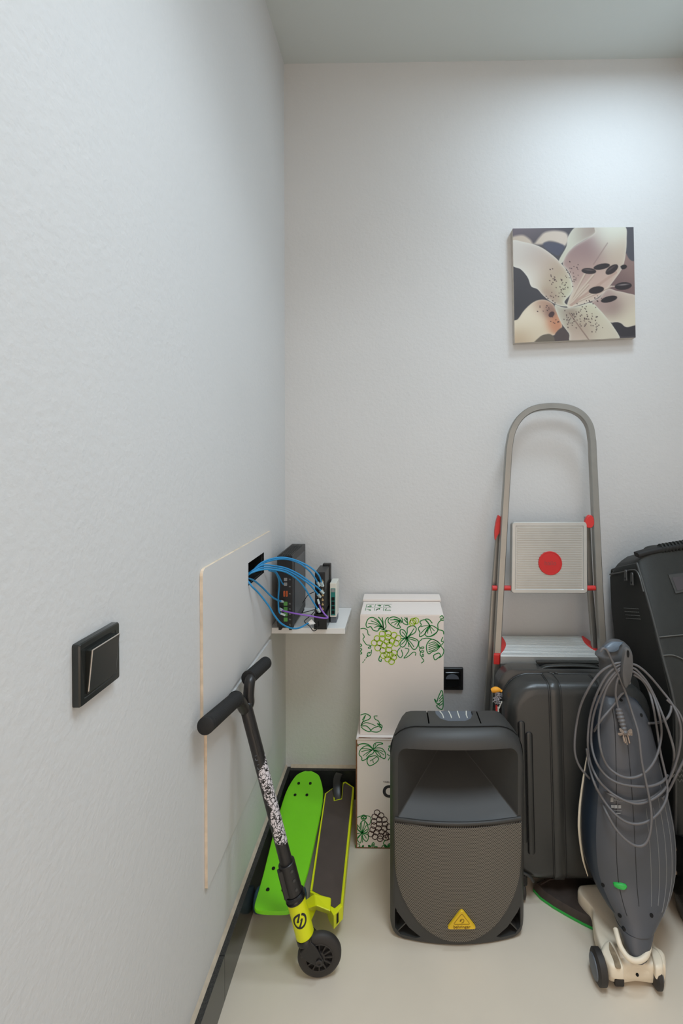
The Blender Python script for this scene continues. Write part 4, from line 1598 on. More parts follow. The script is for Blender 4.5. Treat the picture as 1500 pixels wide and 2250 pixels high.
def rib(xc, w, h, mi=0):
    pts = [V(xc, y, z) for y, z in front_prof]
    def out(i):
        return None
    rings = []
    N = len(pts)
    for i in range(N):
        t = pts[min(i + 1, N - 1)] - pts[max(i - 1, 0)]
        t.normalize()
        nrm = V(0, t.z, -t.y)
        if nrm.y > 0.2 or (abs(nrm.y) < 0.3 and nrm.z * (1 if i < 6 else -1) < 0):
            nrm = -nrm
        p = pts[i]
        rings.append([p + V(-w / 2, 0, 0) - nrm * 0.003, p + V(-w / 2 + 0.001, 0, 0) + nrm * h * 0.6, p + V(-w / 2 + 0.003, 0, 0) + nrm * h, p + V(w / 2 - 0.003, 0, 0) + nrm * h, p + V(w / 2 - 0.001, 0, 0) + nrm * h * 0.6, p + V(w / 2, 0, 0) - nrm * 0.003])
    m.loft(rings, mi=mi)


for xc in (-0.072, 0.072):
    rib(xc - 0.0185, 0.0045, 0.0006, 1)
    rib(xc + 0.0185, 0.0045, 0.0006, 1)
    rib(xc, 0.031, 0.004)
# long oval ridges near the sides
for s in (-1, 1):
    for (xo, zt, zb) in ((0.151, 0.47, 0.14), (0.172, 0.50, 0.17)):
        ov = [V(s * xo + (x - xo) , 0.0, z) for x, z in rrect(xo - 0.0075, xo + 0.0075, zb, zt, 0.0072, 5)]
        yy = 0.0006 if xo < 0.16 else 0.001
        m.loft([[V(p.x, 0.004, p.z) for p in ov], [V(p.x, yy - 0.0035, p.z) for p in ov], [V(s * xo + (p.x - s * xo) * 0.7, yy - 0.005, zb + (zt - zb) * 0.5 + (p.z - (zb + zt) / 2) * 0.985) for p in ov]])
        m.tube([V(p.x + (p.x - s * xo) * 0.22, 0.0004, p.z) for p in ov], 0.0016, n=5, mi=1, closed=True)
m.build('front_shell', [M['case'], M['case_dark']], SU, smooth=40)
m = MB()
m.loft([cring(0.074, 0.006, 0.085), cring(0.090, 0.006, 0.085)])
zs = m.build('zip_band', M['case_dark'], SU, smooth=40)
m = MB()
m.tube([V(q.x * 1.0, 0.079, q.z) for q in cring(0.079, 0.0045, 0.085)], 0.0022, n=6, closed=True)
m.tube([V(q.x * 1.0, 0.086, q.z) for q in cring(0.086, 0.0035, 0.085)], 0.0022, n=6, closed=True)
m.build('zip_teeth', M['case'], zs, smooth=60)
for x in (-0.062, -0.045):
    m = MB()
    m.box((x, 0.078, CZ1 - 0.004), (x + 0.009, 0.086, CZ1 + 0.003))
    m.build('zip_slider', M['zip'], SU, smooth=0, bevel=0.001)


def bring(y, i):
    return [V(x, y, z) for x, z in rrect(-CW - 0.006 + i, CW + 0.006 - i, CZ0 + 0.004 + i, CZ1 + 0.008 - i, (0.04, 0.055, 0.055, 0.04), 8)]


m = MB()
m.loft([bring(0.088, 0.006), bring(0.092, 0.0), bring(0.142, 0.0), bring(0.148, 0.010)])
bs = m.build('back_shell', [M['case'], M['dark_void']], SU, smooth=40)
c = MB()
c.prism([V(x, 0.098, z) for x, z in ((-0.085, CZ1 + 0.03), (-0.075, CZ1 - 0.016), (0.105, CZ1 - 0.016), (0.115, CZ1 + 0.03))], (0, 0.035, 0), mi=1)
cut(bs, [c], smooth=40)
m = MB()
m.sweep(spline([V(-0.078, 0.115, CZ1 + 0.002), V(-0.055, 0.115, CZ1 + 0.009), (0.015, 0.115, CZ1 + 0.012), (0.085, 0.115, CZ1 + 0.009), (0.108, 0.115, CZ1 + 0.002)], 6), rrect(-0.010, 0.010, -0.004, 0.004, 0.0035, 3), up=(0, 0, 1))
m.build('carry_handle', M['case_handle'], SU, smooth=50)
# telescopic pull handle folded down behind
m = MB()
m.box((-0.085, 0.132, CZ1 + 0.0095), (0.115, 0.147, CZ1 + 0.019))
m.build('pull_handle', M['case_handle'], SU, smooth=0, bevel=0.004)
# castors
SCM = Matrix.Rotation(SCL, 4, 'X')
SCI = SCM.inverted()
for sx in (-1, 1):
    for yy in (0.030, 0.120):
        x = sx * (CW - 0.036)
        base = SCI @ V(0, 0, 0)
        wc = V(x, yy, 0)
        # centre height so that the wheel rests on the floor once the case is tilted
        zc = (0.024 - yy * math.sin(SCL)) / math.cos(SCL)
        m = MB()
        m.lathe(V(x - 0.011, yy, zc), (1, 0, 0), [(0, 0.018), (0.003, 0.024), (0.008, 0.024), (0.0095, 0.020), (0.0125, 0.020), (0.014, 0.024), (0.019, 0.024), (0.022, 0.018)], 24)
        w = m.build('castor', M['tyre'], SU, smooth=40)
        m = MB()
        m.box((x - 0.016, yy - 0.018, zc + 0.018), (x + 0.016, yy + 0.018, CZ0 + 0.012))
        m.build('castor_fork', M['case_dark'], w, smooth=0, bevel=0.005)
for sx in (-1, 1):          # wheel arch cover at the lower corners
    m = MB()
    pth = [V(sx * (CW - 0.012), 0.012, CZ0 + 0.030), V(sx * (CW - 0.03), 0.006, CZ0 + 0.028), V(sx * (CW - 0.055), 0.004, CZ0 + 0.018), V(sx * (CW - 0.066), 0.006, CZ0 + 0.002)]
    m.tube(spline(pth, 5), 0.004, n=8)
    m.build('wheel_arch', M['case'], SU, smooth=60)


#%%BAG
# ------------------------------------------------------------------ soft trolley bag at the right wall
BGX0, BGX1 = 0.752, 1.034
BG = thing('trolley_bag', (0.89, 1.40, 0), 'tall black soft trolley bag leaning in the right corner behind the vacuum cleaner', 'bag')
org = BG.location


def bgp(px, py, X=BGX0):
    p = PX(px, py, X)
    return p


# side outline (Y, Z), front edge first from the top down
tf, tb = bgp(1400, 1248), bgp(1338, 1262)
f1, f2, f3 = bgp(1428, 1345), bgp(1452, 1440), bgp(1480, 1560)
b1, b2 = bgp(1341, 1330), bgp(1352, 1430)
side = [(tf.y + 0.012, tf.z + 0.012), (tf.y, tf.z), (f1.y, f1.z), (f2.y, f2.z), (f3.y, f3.z), (f3.y - 0.004, 0.40), (f3.y - 0.004, 0.22), (f3.y, 0.085),
        (1.44, 0.085), (1.50, 0.30), (b2.y - 0.015, b2.z - 0.12), (b2.y, b2.z), (b1.y, b1.z), (tb.y, tb.z), (tb.y - 0.03, tb.z + 0.028)]
m = MB(org)
rings = []
for x, i in ((BGX0 + 0.006, 0.010), (BGX0, 0.004), (BGX0 - 0.002, 0.02)):
    pass
cy = sum(a for a, b in side) / len(side)
cz = sum(b for a, b in side) / len(side)


def bring2(x, k):
    return [V(x, cy + (a - cy) * k, cz + (b - cz) * k) for a, b in side]


def dome(x, k):
    t = min(1.0, max(0.0, (x - BGX0) / 0.075))
    up = 0.050 * math.sin(t * math.pi / 2)
    r = bring2(x, k)
    for i, w in ((0, 1.0), (1, 0.55), (14, 1.0), (13, 0.6)):
        r[i] = r[i] + V(0, 0, up * w)
    return r


m.loft([dome(BGX0, 0.955), dome(BGX0, 0.97), dome(BGX0 + 0.006, 0.993), dome(BGX0 + 0.016, 1.0), dome(BGX0 + 0.03, 1.0), dome(BGX0 + 0.05, 1.0), dome(BGX0 + 0.075, 1.0), dome(BGX1 - 0.016, 1.0), dome(BGX1 - 0.006, 0.993), dome(BGX1, 0.97)])
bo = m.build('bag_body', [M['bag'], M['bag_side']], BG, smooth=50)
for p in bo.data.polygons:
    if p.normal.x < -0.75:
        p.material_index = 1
m = MB(org)
for X, (lo, hi) in ((BGX0 + 0.005, (0, 8)),):
    m.tube(spline([V(X - 0.002, a - 0.001, b) for a, b in side[0:8]], 6), 0.0042, n=8)
m.tube(spline([V(BGX0 + 0.008, a, b) for a, b in (side[0], side[14], side[13], side[12], side[11])], 6), 0.0035, n=8)
m.build('piping', M['piping'], BG, smooth=60)
# zip track and two pullers at the top of the side
m = MB(org)
zp = [bgp(1341, 1262), bgp(1365, 1258), bgp(1392, 1252), bgp(1404, 1262), bgp(1415, 1300)]
m.tube(spline([p + V(-0.002, 0, 0) for p in zp], 6), 0.0028, n=8)
zt = m.build('zip_track', M['zip'], BG, smooth=60)
for (a, b) in (((1378, 1252), (1381, 1276)), ((1392, 1258), (1395, 1286))):
    p, q = bgp(*a) + V(-0.006, 0, 0), bgp(*b) + V(-0.010, 0, 0)
    mm = MB(org)
    mm.sweep([p, p.lerp(q, 0.15), p.lerp(q, 0.6), q], lambda i: [(s * (0.005, 0.0072, 0.0078, 0.0092)[i], n) for s, n in ((-1, -0.002), (1, -0.002), (1, 0.002), (-1, 0.002))], up=(1, 0, 0))
    pl = mm.build('zip_puller', M['zip'], BG, smooth=0, bevel=0.001)
    mm = MB(org)
    mm.disc(p.lerp(q, 0.80) + V(-0.0024, 0, 0), (-1, 0, 0), 0.0036, 14)
    mm.build('puller_hole', M['dark_void'], pl, smooth=0)
# stitched vent patch
m = MB(org)
for r_ in range(4):
    pa, pb = bgp(1371 + r_ * 1.5, 1336 + r_ * 7.5), bgp(1404 + r_ * 1.5, 1338 + r_ * 7.5)
    n = 8
    for k in range(n):
        u0, u1 = pa.lerp(pb, (k + 0.1) / n), pa.lerp(pb, (k + 0.75) / n)
        m.tube([u0 + V(-0.0015, 0, 0), u1 + V(-0.0015, 0, 0)], 0.0011, n=5)
m.build('stitched_patch', M['stitch'], BG, smooth=0)
# front details: label holder, pocket edge, straps, webbing
def fy(z):
    pts = [(side[1][0], side[1][1] + 0.0275)] + list(side[2:8])
    if z > pts[0][1]:
        return pts[0][0]
    for (a, b), (c_, d) in zip(pts[:-1], pts[1:]):
        if d <= z <= b:
            t = (z - d) / (b - d + 1e-9)
            return c_ + (a - c_) * t
    return pts[-1][0]


def fp(px, py, off=0.004):
    p = P(px, py, 1.35)
    for _ in range(8):
        p = P(px, py, fy(p.z) - off)
    return p


m = MB(org)
q = [fp(1468, 1263), fp(1512, 1258), fp(1520, 1297), fp(1484, 1304)]
m.loft([[p + V(0, 0.006, 0) for p in q], q], mi=0)
qi = [fp(1476, 1268, 0.005), fp(1515, 1265, 0.005), fp(1518, 1291, 0.005), fp(1487, 1298, 0.005)]
m.add(qi, [(0, 1, 2, 3)], mi=1)
m.build('label_holder', [M['piping'], M['id_window']], BG, smooth=0)
m = MB(org)
m.tube([fp(1446, 1400), fp(1475, 1397), fp(1520, 1393)], 0.0016, n=6)
m.tube(spline([fp(1456, 1440), fp(1480, 1440), fp(1510, 1453)], 5), 0.0016, n=6)
m.build('pocket_seam', M['stitch'], BG, smooth=50)
# carry handle on top
m = MB(org)
h0, h1 = P(1398, 1219, 1.47), P(1513, 1200, 1.47)
pth = [h0, h0.lerp(h1, 0.2) + V(0, 0, 0.004), h0.lerp(h1, 0.5) + V(0, 0, 0.006), h0.lerp(h1, 0.85) + V(0, 0, 0.006), h1]
m.sweep(spline(pth, 5), rrect(-0.016, 0.016, -0.008, 0.008, 0.006, 3), up=(0, 0, 1))
hd = m.build('carry_handle', M['black_soft'], BG, smooth=50)
m = MB(org)
for k in range(8):
    c_ = h0.lerp(h1, 0.46 + 0.065 * k) + V(0, 0, 0.006)
    m.tube([c_ + V(-0.0028, 0, 0), c_ + V(0.0028, 0, 0)], [0.0168, 0.0168], n=16)
m.build('grip_rings', M['bag_side'], hd, smooth=40)
m = MB(org)
m.sweep(spline([P(1413, 1214, 1.54), P(1425, 1203, 1.54), P(1455, 1199, 1.54), P(1473, 1198, 1.54), P(1475, 1215, 1.53)], 5), rrect(-0.012, 0.012, -0.002, 0.002, 0.0015, 2), up=(0, 0, 1))
m.build('strap_loop', M['bag_side'], BG, smooth=50)
# wheel housing plate at the lower side
m = MB(org)
pz = [bgp(x, y) for x, y in ((1486, 1840), (1496, 1836), (1512, 1846), (1520, 1880), (1520, 1960), (1490, 1965), (1478, 1940), (1474, 1900))]
pz = spline([V(BGX0 - 0.001, p.y, p.z) for p in pz], 4, True)
m.loft([[p + V(0.02, 0, 0) for p in pz], [p + V(-0.006, 0, 0) for p in pz], [V(BGX0 - 0.008, pz[0].y * 0 + sum(a.y for a in pz) / len(pz) + (p.y - sum(a.y for a in pz) / len(pz)) * 0.86, sum(a.z for a in pz) / len(pz) + (p.z - sum(a.z for a in pz) / len(pz)) * 0.92) for p in pz]])
wh = m.build('wheel_housing', M['black_gloss'], BG, smooth=30)
for (x, y) in ((1489, 1864), (1490, 1916)):
    m = MB(org)
    p = bgp(x, y)
    m.lathe(V(BGX0 - 0.006, p.y, p.z), (-1, 0, 0), [(0, 0.0062), (0.003, 0.0062), (0.004, 0.005), (0.004, 0.003), (0.0025, 0.0028), (0.0025, 0)], 20)
    m.build('bolt', M['bolt'], wh, smooth=30)
for yy in (1.235,):
    for X in (BGX0 + 0.012, BGX1 - 0.034):
        m = MB(org)
        m.lathe(V(X, yy, 0.042), (1, 0, 0), [(0, 0.028), (0.003, 0.038), (0.008, 0.042), (0.014, 0.042), (0.019, 0.038), (0.022, 0.028)], 32)
        m.build('wheel', M['black_gloss'], BG, smooth=40)
m = MB(org)
m.box((BGX0 + 0.006, 1.195, 0.06), (BGX1 - 0.006, 1.46, 0.095))
m.build('base_plate', M['black_plastic'], BG, smooth=0, bevel=0.006)
for X in (BGX0 + 0.03, BGX1 - 0.05):
    m = MB(org)
    m.box((X, 1.40, 0.0), (X + 0.02, 1.44, 0.065))
    m.build('stand_foot', M['black_plastic'], BG, smooth=0, bevel=0.003)
# woven webbing strip low on the front
m = MB(org)
for r_ in range(3):
    pts = []
    for k in range(12):
        pts.append(fp(1477 + k * 4, 1690 + r_ * 11 + (0 if k % 2 else 7), 0.004))
    m.ribbon(pts, (0, -1, 0), 0.003)
m.build('webbing', M['stitch'], BG, smooth=0)


#%%VACUUM
# ------------------------------------------------------------------ upright vacuum cleaner
VC = thing('vacuum_cleaner', (0.58, 1.12, 0), 'grey upright vacuum cleaner with a coiled grey cord leaning on the suitcase', 'vacuum cleaner')
org = VC.location
# (pixel row, left px, right px, depth of the centre plane, half depth)
HULL = [(1526, 1322, 1378, 1.278, 0.018), (1540, 1315, 1398, 1.272, 0.030), (1565, 1312, 1415, 1.266, 0.038), (1600, 1309, 1428, 1.258, 0.045), (1680, 1301, 1447, 1.244, 0.056), (1740, 1294, 1461, 1.233, 0.062),
        (1800, 1288, 1473, 1.221, 0.066), (1850, 1288, 1477, 1.211, 0.067), (1900, 1295, 1475, 1.201, 0.065), (1950, 1315, 1463, 1.178, 0.060), (1990, 1338, 1445, 1.158, 0.053), (2020, 1353, 1430, 1.140, 0.046)]
hull = []
for (py, l, r_, yc, b) in HULL:
    yc -= 0.012
    a_, c_ = P(l, py, yc), P(r_, py, yc)
    hull.append(((a_.x + c_.x) / 2, yc, (a_.z + c_.z) / 2, (c_.x - a_.x) / 2, b))
NH = 48


def hring(h, k=1.0, e=2.25):
    cx, cy, cz, a, b = h
    out = []
    for i in range(NH):
        t = 2 * math.pi * i / NH
        c_, s_ = math.cos(t), math.sin(t)
        out.append(V(cx + a * k * math.copysign(abs(c_) ** (2 / e), c_), cy + b * k * math.copysign(abs(s_) ** (2 / e), s_), cz))
    return out


# smooth interpolation between the measured rows
hs = [Vector(h) for h in hull]
dense = spline(hs, 5)
m = MB(org)
m.loft([hring(dense[0], 0.7)] + [hring(h) for h in dense] + [hring(dense[-1], 0.93)])
nh = len(dense)


def hsurf(t, ang, out=0.0005):
    """Point on the hull: t 0 (top) .. 1 (bottom), ang degrees from the front, positive to the right."""
    f = t * (nh - 1)
    i = min(int(f), nh - 2)
    h = dense[i].lerp(dense[i + 1], f - i)
    a = R(ang - 90)
    c_, s_ = math.cos(a), math.sin(a)
    e = 2.25
    return V(h[0] + (h[3] + out) * math.copysign(abs(c_) ** (2 / e), c_), h[1] + (h[4] + out) * math.copysign(abs(s_) ** (2 / e), s_), h[2])


for ang, t0, t1, mi in ((-30, 0.10, 0.86, 1), (-7, 0.22, 0.80, 1), (8, 0.45, 0.80, 2), (19, 0.45, 0.80, 2), (31, 0.42, 0.84, 2), (44, 0.38, 0.88, 2), (60, 0.34, 0.88, 2)):
    m.tube([hsurf(t0 + (t1 - t0) * k / 24, ang, 0.0001) for k in range(25)], 0.0009, n=5, mi=mi)
m.build('motor_housing', [M['vac'], M['vac_line'], M['vac_line_l']], VC, smooth=50)
# back shell showing as a dark blue band down the flank, with its cream seam
m = MB(org)
bs = []
for h in dense[6:-6]:
    cx, cy, cz, a, b = h
    bs.append(hring((cx - 0.001, cy + 0.011, cz, a + 0.004, b + 0.002), 1.0, 2.6))
m.loft(bs)
m.build('back_shell', M['vac_blue'], VC, smooth=50)
m = MB(org)
sm = spline([P(x, y, Y) for x, y, Y in ((1291, 1650, 1.262), (1283, 1700, 1.258), (1275, 1760, 1.25), (1272, 1810, 1.24), (1275, 1850, 1.235), (1281, 1890, 1.228), (1291, 1925, 1.22))], 6)
m.tube(sm, [0.0012 + 0.003 * math.sin(math.pi * k / (len(sm) - 1)) for k in range(len(sm))], n=8)
m.build('cream_seam', M['cream'], VC, smooth=60)
# screw holes, switch, printed label
for (x, y) in ((1325, 1946), (1362, 2010), (1431, 2013), (1409, 1571), (1363, 1536)):
    f = None
    best = None
    for ti in range(0, 101, 2):
        for ai in range(-84, 85, 3):
            p = hsurf(ti / 100, ai)
            d = CAM_M.transposed() @ (p - CAM)
            qx, qy = PPX - d.x / d.z * F_PX, PPY + d.y / d.z * F_PX
            e = (qx - x) ** 2 + (qy - y) ** 2
            if best is None or e < best[0]:
                best = (e, ti / 100, ai)
    t, a = best[1], best[2]
    p = hsurf(t, a, 0.0008)
    nr = (hsurf(t, a + 3) - hsurf(t, a - 3)).cross(hsurf(min(1, t + .03), a) - hsurf(max(0, t - .03), a)).normalized()
    if nr.y > 0:
        nr = -nr
    mm = MB(org)
    mm.lathe(p - nr * 0.003, nr, [(0, 0.0044), (0.0034, 0.0044), (0.0036, 0.0)], 16)
    mm.build('screw_hole', M['dark_void'], VC, smooth=30)


def hull_hit(px, py, lift=0.0):
    """Point of the hull front seen at a pixel (None outside it)."""
    y = 1.2
    for _ in range(10):
        p = P(px, py, y)
        zz = max(min(p.z, dense[0][2] - 1e-4), dense[-1][2] + 1e-4)
        for i in range(nh - 1):
            if dense[i][2] >= zz >= dense[i + 1][2]:
                f = (dense[i][2] - zz) / (dense[i][2] - dense[i + 1][2] + 1e-9)
                h = dense[i].lerp(dense[i + 1], f)
                break
        u = (p.x - h[0]) / (h[3] + 0.004)
        if abs(u) < 1:
            y = h[1] - (h[4] + 0.002) * (1 - abs(u) ** 2.25) ** (1 / 2.25)
        else:
            y = h[1] + 0.004 if u < 0 else min(h[1] + 0.004, 1.190)
        y -= lift
    return P(px, py, y)


sw = spline([hull_hit(x, y, 0.001) for x, y in ((1350, 1941), (1364, 1942), (1375, 1945), (1377, 1950), (1372, 1955), (1362, 1954), (1352, 1950), (1348, 1945))], 4, True)
m = MB(org)
m.loft([[p + V(0, 0.006, 0) for p in sw], sw, [sum(sw, V(0, 0, 0)) / len(sw) + (p - sum(sw, V(0, 0, 0)) / len(sw)) * 0.8 + V(0, -0.002, 0) for p in sw]])
m.build('power_button', M['green'], VC, smooth=40)
m = MB(org)
for (x0_, y0_, x1_, y1_) in ((1341, 1752, 1347, 1762), (1342, 1769, 1348, 1775), (1349, 1769, 1356, 1776), (1358, 1769, 1364, 1776), (1348, 1781, 1365, 1782), (1350, 1786, 1363, 1788)):
    q = [hull_hit(x, y, 0.0012) for x, y in ((x0_, y0_), (x1_, y0_), (x1_, y1_), (x0_, y1_))]
    m.add(q, [(0, 1, 2, 3)])
lab = m.build('rating_label', M['grey_mark'], VC, smooth=0)
pl0, pl1 = hull_hit(1346, 1757, 0.0016), hull_hit(1366, 1759, 0.0016)
exx = (pl1 - pl0).normalized()
ezz = V(0, -0.12, 1).normalized()
text_mesh('260.5s', 0.010, frame((pl0 + pl1) / 2, exx, ezz, exx.cross(ezz)), 'label_lettering', M['grey_mark'], lab, org, 0.0001)
# neck down to the floor head
NECK = [(2022, 1353, 1429, 1.127, 0.043), (2045, 1361, 1427, 1.113, 0.036), (2070, 1370, 1422, 1.099, 0.030), (2092, 1377, 1418, 1.089, 0.024), (2104, 1386, 1411, 1.083, 0.016)]
m = MB(org)
rs = []
for (py, l, r_, yc, b) in NECK:
    a_, c_ = P(l, py, yc), P(r_, py, yc)
    rs.append(hring(((a_.x + c_.x) / 2, yc, (a_.z + c_.z) / 2, (c_.x - a_.x) / 2, b), 1.0, 2.6))
m.loft(rs)
nk = m.build('neck', M['vac'], VC, smooth=50)
for (x, y) in ((1371, 2044), (1423, 2046)):
    m = MB(org)
    p = P(x, y, 1.084 if x < 1400 else 1.095)
    m.lathe(p + V(0, 0.006, 0), (0, -1, 0.2), [(0, 0.0040), (0.006, 0.0040), (0.0062, 0)], 14)
    m.build('screw_hole', M['dark_void'], nk, smooth=30)
# handle
HAND = [(1407, 1343, 1364, 1.285, 0.012), (1411, 1335, 1372, 1.284, 0.020), (1419, 1328, 1380, 1.283, 0.026), (1429, 1320, 1385, 1.282, 0.030), (1436, 1309, 1387, 1.281, 0.031), (1440, 1308, 1387, 1.281, 0.031), (1448, 1316, 1386, 1.281, 0.030), (1470, 1318, 1380, 1.280, 0.028), (1495, 1318, 1372, 1.279, 0.026), (1520, 1319, 1366, 1.277, 0.022), (1535, 1321, 1364, 1.274, 0.018)]
m = MB(org)
rs = []
for (py, l, r_, yc, b) in HAND:
    a_, c_ = P(l, py, yc), P(r_, py, yc)
    rs.append(hring(((a_.x + c_.x) / 2, yc, (a_.z + c_.z) / 2, (c_.x - a_.x) / 2, b), 1.0, 2.3))
m.loft(rs)
hn = m.build('handle', M['vac_handle'], VC, smooth=50)
m = MB(org)
q = spline([(P(x, y, Y)) for x, y, Y in ((1331, 1421, 1.2535), (1345, 1411, 1.262), (1360, 1411, 1.262), (1368, 1413, 1.260), (1361, 1420, 1.254), (1357, 1430, 1.249), (1343, 1434, 1.248), (1332, 1431, 1.249))], 4, True)
m.loft([[p + V(0, 0.012, -0.004) for p in q], [p + V(0, -0.001, 0.001) for p in q], [sum(q, V(0, 0, 0)) / len(q) + (p - sum(q, V(0, 0, 0)) / len(q)) * 0.85 + V(0, -0.003, 0.002) for p in q]])
m.build('grip_button', M['vac_button'], hn, smooth=60)
# cord hook
HK = 1.205
ho = spline([P(x, y, HK) for x, y in ((1372, 1430), (1377, 1425), (1383, 1426), (1388, 1434), (1390.5, 1450), (1390.5, 1468), (1388, 1485), (1383, 1502), (1376, 1512), (1370, 1505), (1366, 1488), (1366, 1470), (1368.5, 1448))], 4, True)
cH = sum(ho, V(0, 0, 0)) / len(ho)
m = MB(org)
m.loft([[p + V(0, 0.008, 0) for p in ho], [p + V(0, 0.001, 0) for p in ho], [cH + (p - cH) * 0.9 + V(0, -0.002, 0) for p in ho]])
m.sweep([P(1377, 1498, HK + 0.006), P(1372, 1500, 1.235), P(1362, 1500, 1.27)], rrect(-0.009, 0.009, -0.006, 0.006, 0.004, 3), up=(0, 0, 1))
hk = m.build('cord_hook', M['vac_hook'], VC, smooth=50)
m = MB(org)
q = spline([P(x, y, HK - 0.0026) for x, y in ((1377, 1430), (1380, 1429), (1382, 1435), (1381, 1443), (1378, 1444), (1376.5, 1437))], 4, True)
m.loft([q, [p + V(0, -0.0008, 0) for p in q]])
m.build('hook_slot', M['dark_void'], hk, smooth=0)


# power cord wound on the hook
def cc(x, y):
    return 1180 + x * (320 / 1385.0), 1380 + y * (520 / 2250.0)


def cord_pt(x, y, lift):
    px, py = cc(x, y)
    if py < 1520:
        # over the hook post, just behind the hook blade
        return P(px, py, 1.222 - lift * 0.3)
    t = min(1.0, (py - 1520) / 60.0)
    q = hull_hit(px, py, 0.005 + lift)
    y0 = 1.222 - lift * 0.3
    return P(px, py, y0 * (1 - t) + q.y * t)


LOOPS = [
    ([(800, 330), (700, 355), (590, 430), (490, 570), (415, 730), (375, 900), (355, 1080), (362, 1210), (405, 1320), (480, 1410), (570, 1490), (680, 1575), (830, 1640), (980, 1645), (1110, 1600), (1220, 1500), (1290, 1360), (1345, 1180), (1365, 1000), (1345, 860), (1280, 720), (1180, 590), (1080, 470), (990, 385), (915, 345), (800, 330)], 0.003, 1),
    ([(800, 350), (720, 390), (640, 480), (560, 640), (505, 820), (480, 1050), (495, 1240), (560, 1410), (660, 1530), (800, 1625), (950, 1670), (1090, 1630), (1210, 1530), (1275, 1380), (1300, 1200), (1270, 1050), (1200, 850), (1120, 660), (1040, 510), (960, 415), (910, 380), (800, 350)], 0.0075, 1),
    ([(800, 370), (740, 420), (650, 540), (560, 740), (520, 920), (515, 1100), (555, 1260), (640, 1390), (750, 1465), (900, 1500), (1060, 1505), (1180, 1465), (1240, 1400)], 0.012, 0),
    ([(800, 395), (740, 450), (660, 570), (605, 760), (582, 950), (602, 1150), (660, 1300), (760, 1390), (880, 1425), (1000, 1390), (1090, 1300), (1150, 1170), (1180, 1000), (1160, 830), (1100, 640), (1020, 510), (915, 415), (800, 395)], 0.016, 1),
    ([(470, 1150), (490, 1290), (540, 1470), (620, 1620), (720, 1750), (840, 1840), (960, 1862), (1080, 1820), (1180, 1720), (1235, 1580), (1220, 1400), (1170, 1180), (1140, 980), (1105, 760), (1060, 600), (1000, 500), (915, 440)], 0.010, 0),
    ([(540, 1460), (590, 1600), (650, 1740), (740, 1900), (840, 2010), (940, 2070), (1020, 2055), (1068, 1960), (1085, 1800), (1070, 1650), (1030, 1450), (990, 1250), (960, 1000), (900, 800), (830, 590), (760, 420), (700, 290), (660, 210), (625, 195), (600, 225)], 0.021, 0),
    ([(780, 440), (750, 540), (745, 640), (760, 720), (772, 770)], 0.014, 0),
    ([(830, 610), (790, 640), (720, 740), (610, 870), (540, 980)], 0.004, 0),
    ([(1060, 905), (1140, 900), (1220, 870), (1265, 800), (1275, 740)], 0.000, 0),
    ([(1420, 1200), (1380, 1280), (1320, 1400), (1250, 1540), (1190, 1620)], 0.004, 0),
    ([(1230, 680), (1330, 780), (1390, 900), (1410, 1010)], 0.000, 0),
]
m = MB(org)
for pts, lift, closed in LOOPS:
    q = [cord_pt(x, y, lift) for x, y in pts]
    if closed:
        q = q[:-1]
    pth = spline(q, 6, bool(closed))
    if len(pts) == 20:                      # the free strand lies over the flange of the grip
        for p in pth:
            pass
    m.tube(pth, 0.0031, n=8, closed=bool(closed))
cord = m.build('power_cord', M['cord'], VC, smooth=60)
# plug hanging on the housing
pa, pb = cord_pt(770, 760, 0.014), cord_pt(835, 1010, 0.012)
m = MB(org)
n_ = 15
m.tube([pa.lerp(pb, k / (n_ - 1)) for k in range(n_)], [0.0062 + 0.0022 * (k % 2) + 0.002 * math.sin(math.pi * min(1, k / 10)) for k in range(n_)], n=14)
pg = m.build('plug', M['cord'], cord, smooth=30)
m = MB(org)
d = (pb - pa).normalized()
for sx in (-0.0055, 0.0055):
    m.cyl(pb + V(sx, 0, 0), pb + V(sx, 0, 0) + d * 0.020, 0.0022, n=10)
m.build('plug_pin', M['bolt'], pg, smooth=40)
m = MB(org)
rr = random.Random(5)
for (sgn) in (-1, 1):
    for k in range(6):
        a = cord_pt(835, 1015, 0.013)
        b = cord_pt(835 + sgn * rr.uniform(35, 70), 1000 + rr.uniform(-45, 25), 0.013 + rr.uniform(0, 0.006))
        m.ribbon([a, a.lerp(b, 0.5) + V(0, -0.003, 0.004), b], (0, -1, 0.3), 0.005)
m.tube([cord_pt(815, 1030, 0.014), cord_pt(825, 1080, 0.014)], 0.002, n=6)
m.tube([cord_pt(838, 1030, 0.014), cord_pt(855, 1110, 0.014)], 0.0018, n=6)
m.build('paper_tie', M['paper_tie'], cord, smooth=0)

# floor head: cream body, brush plate with a green rim, wheels
ZT = 0.058
plan = [(1347, 2158), (1336, 2135), (1326, 2100), (1312, 2060), (1302, 2020), (1301, 1998), (1291, 1984), (1277, 1968), (1269, 1955), (1271, 1945), (1283, 1941), (1330, 1941), (1390, 1955), (1425, 2000), (1432, 2060), (1448, 2085), (1460, 2115), (1462, 2140), (1457, 2158), (1440, 2161), (1400, 2156), (1370, 2160)]
pp = spline([PZ(x, y, 0.016 if y > 2150 else (0.035 if y > 2105 else ZT)) for x, y in plan], 4, True)
cP = sum(pp, V(0, 0, 0)) / len(pp)
m = MB(org)
ringz = lambda z, k: [V(cP.x + (p.x - cP.x) * k, cP.y + (p.y - cP.y) * k, z) for p in pp]
m.loft([ringz(0.010, 0.93), ringz(0.014, 0.97), ringz(0.030, 1.0), ringz(0.048, 1.0), ringz(0.055, 0.985), ringz(ZT, 0.95), ringz(ZT + 0.001, 0.86)])
fh = m.build('floor_head', M['cream'], VC, smooth=50)
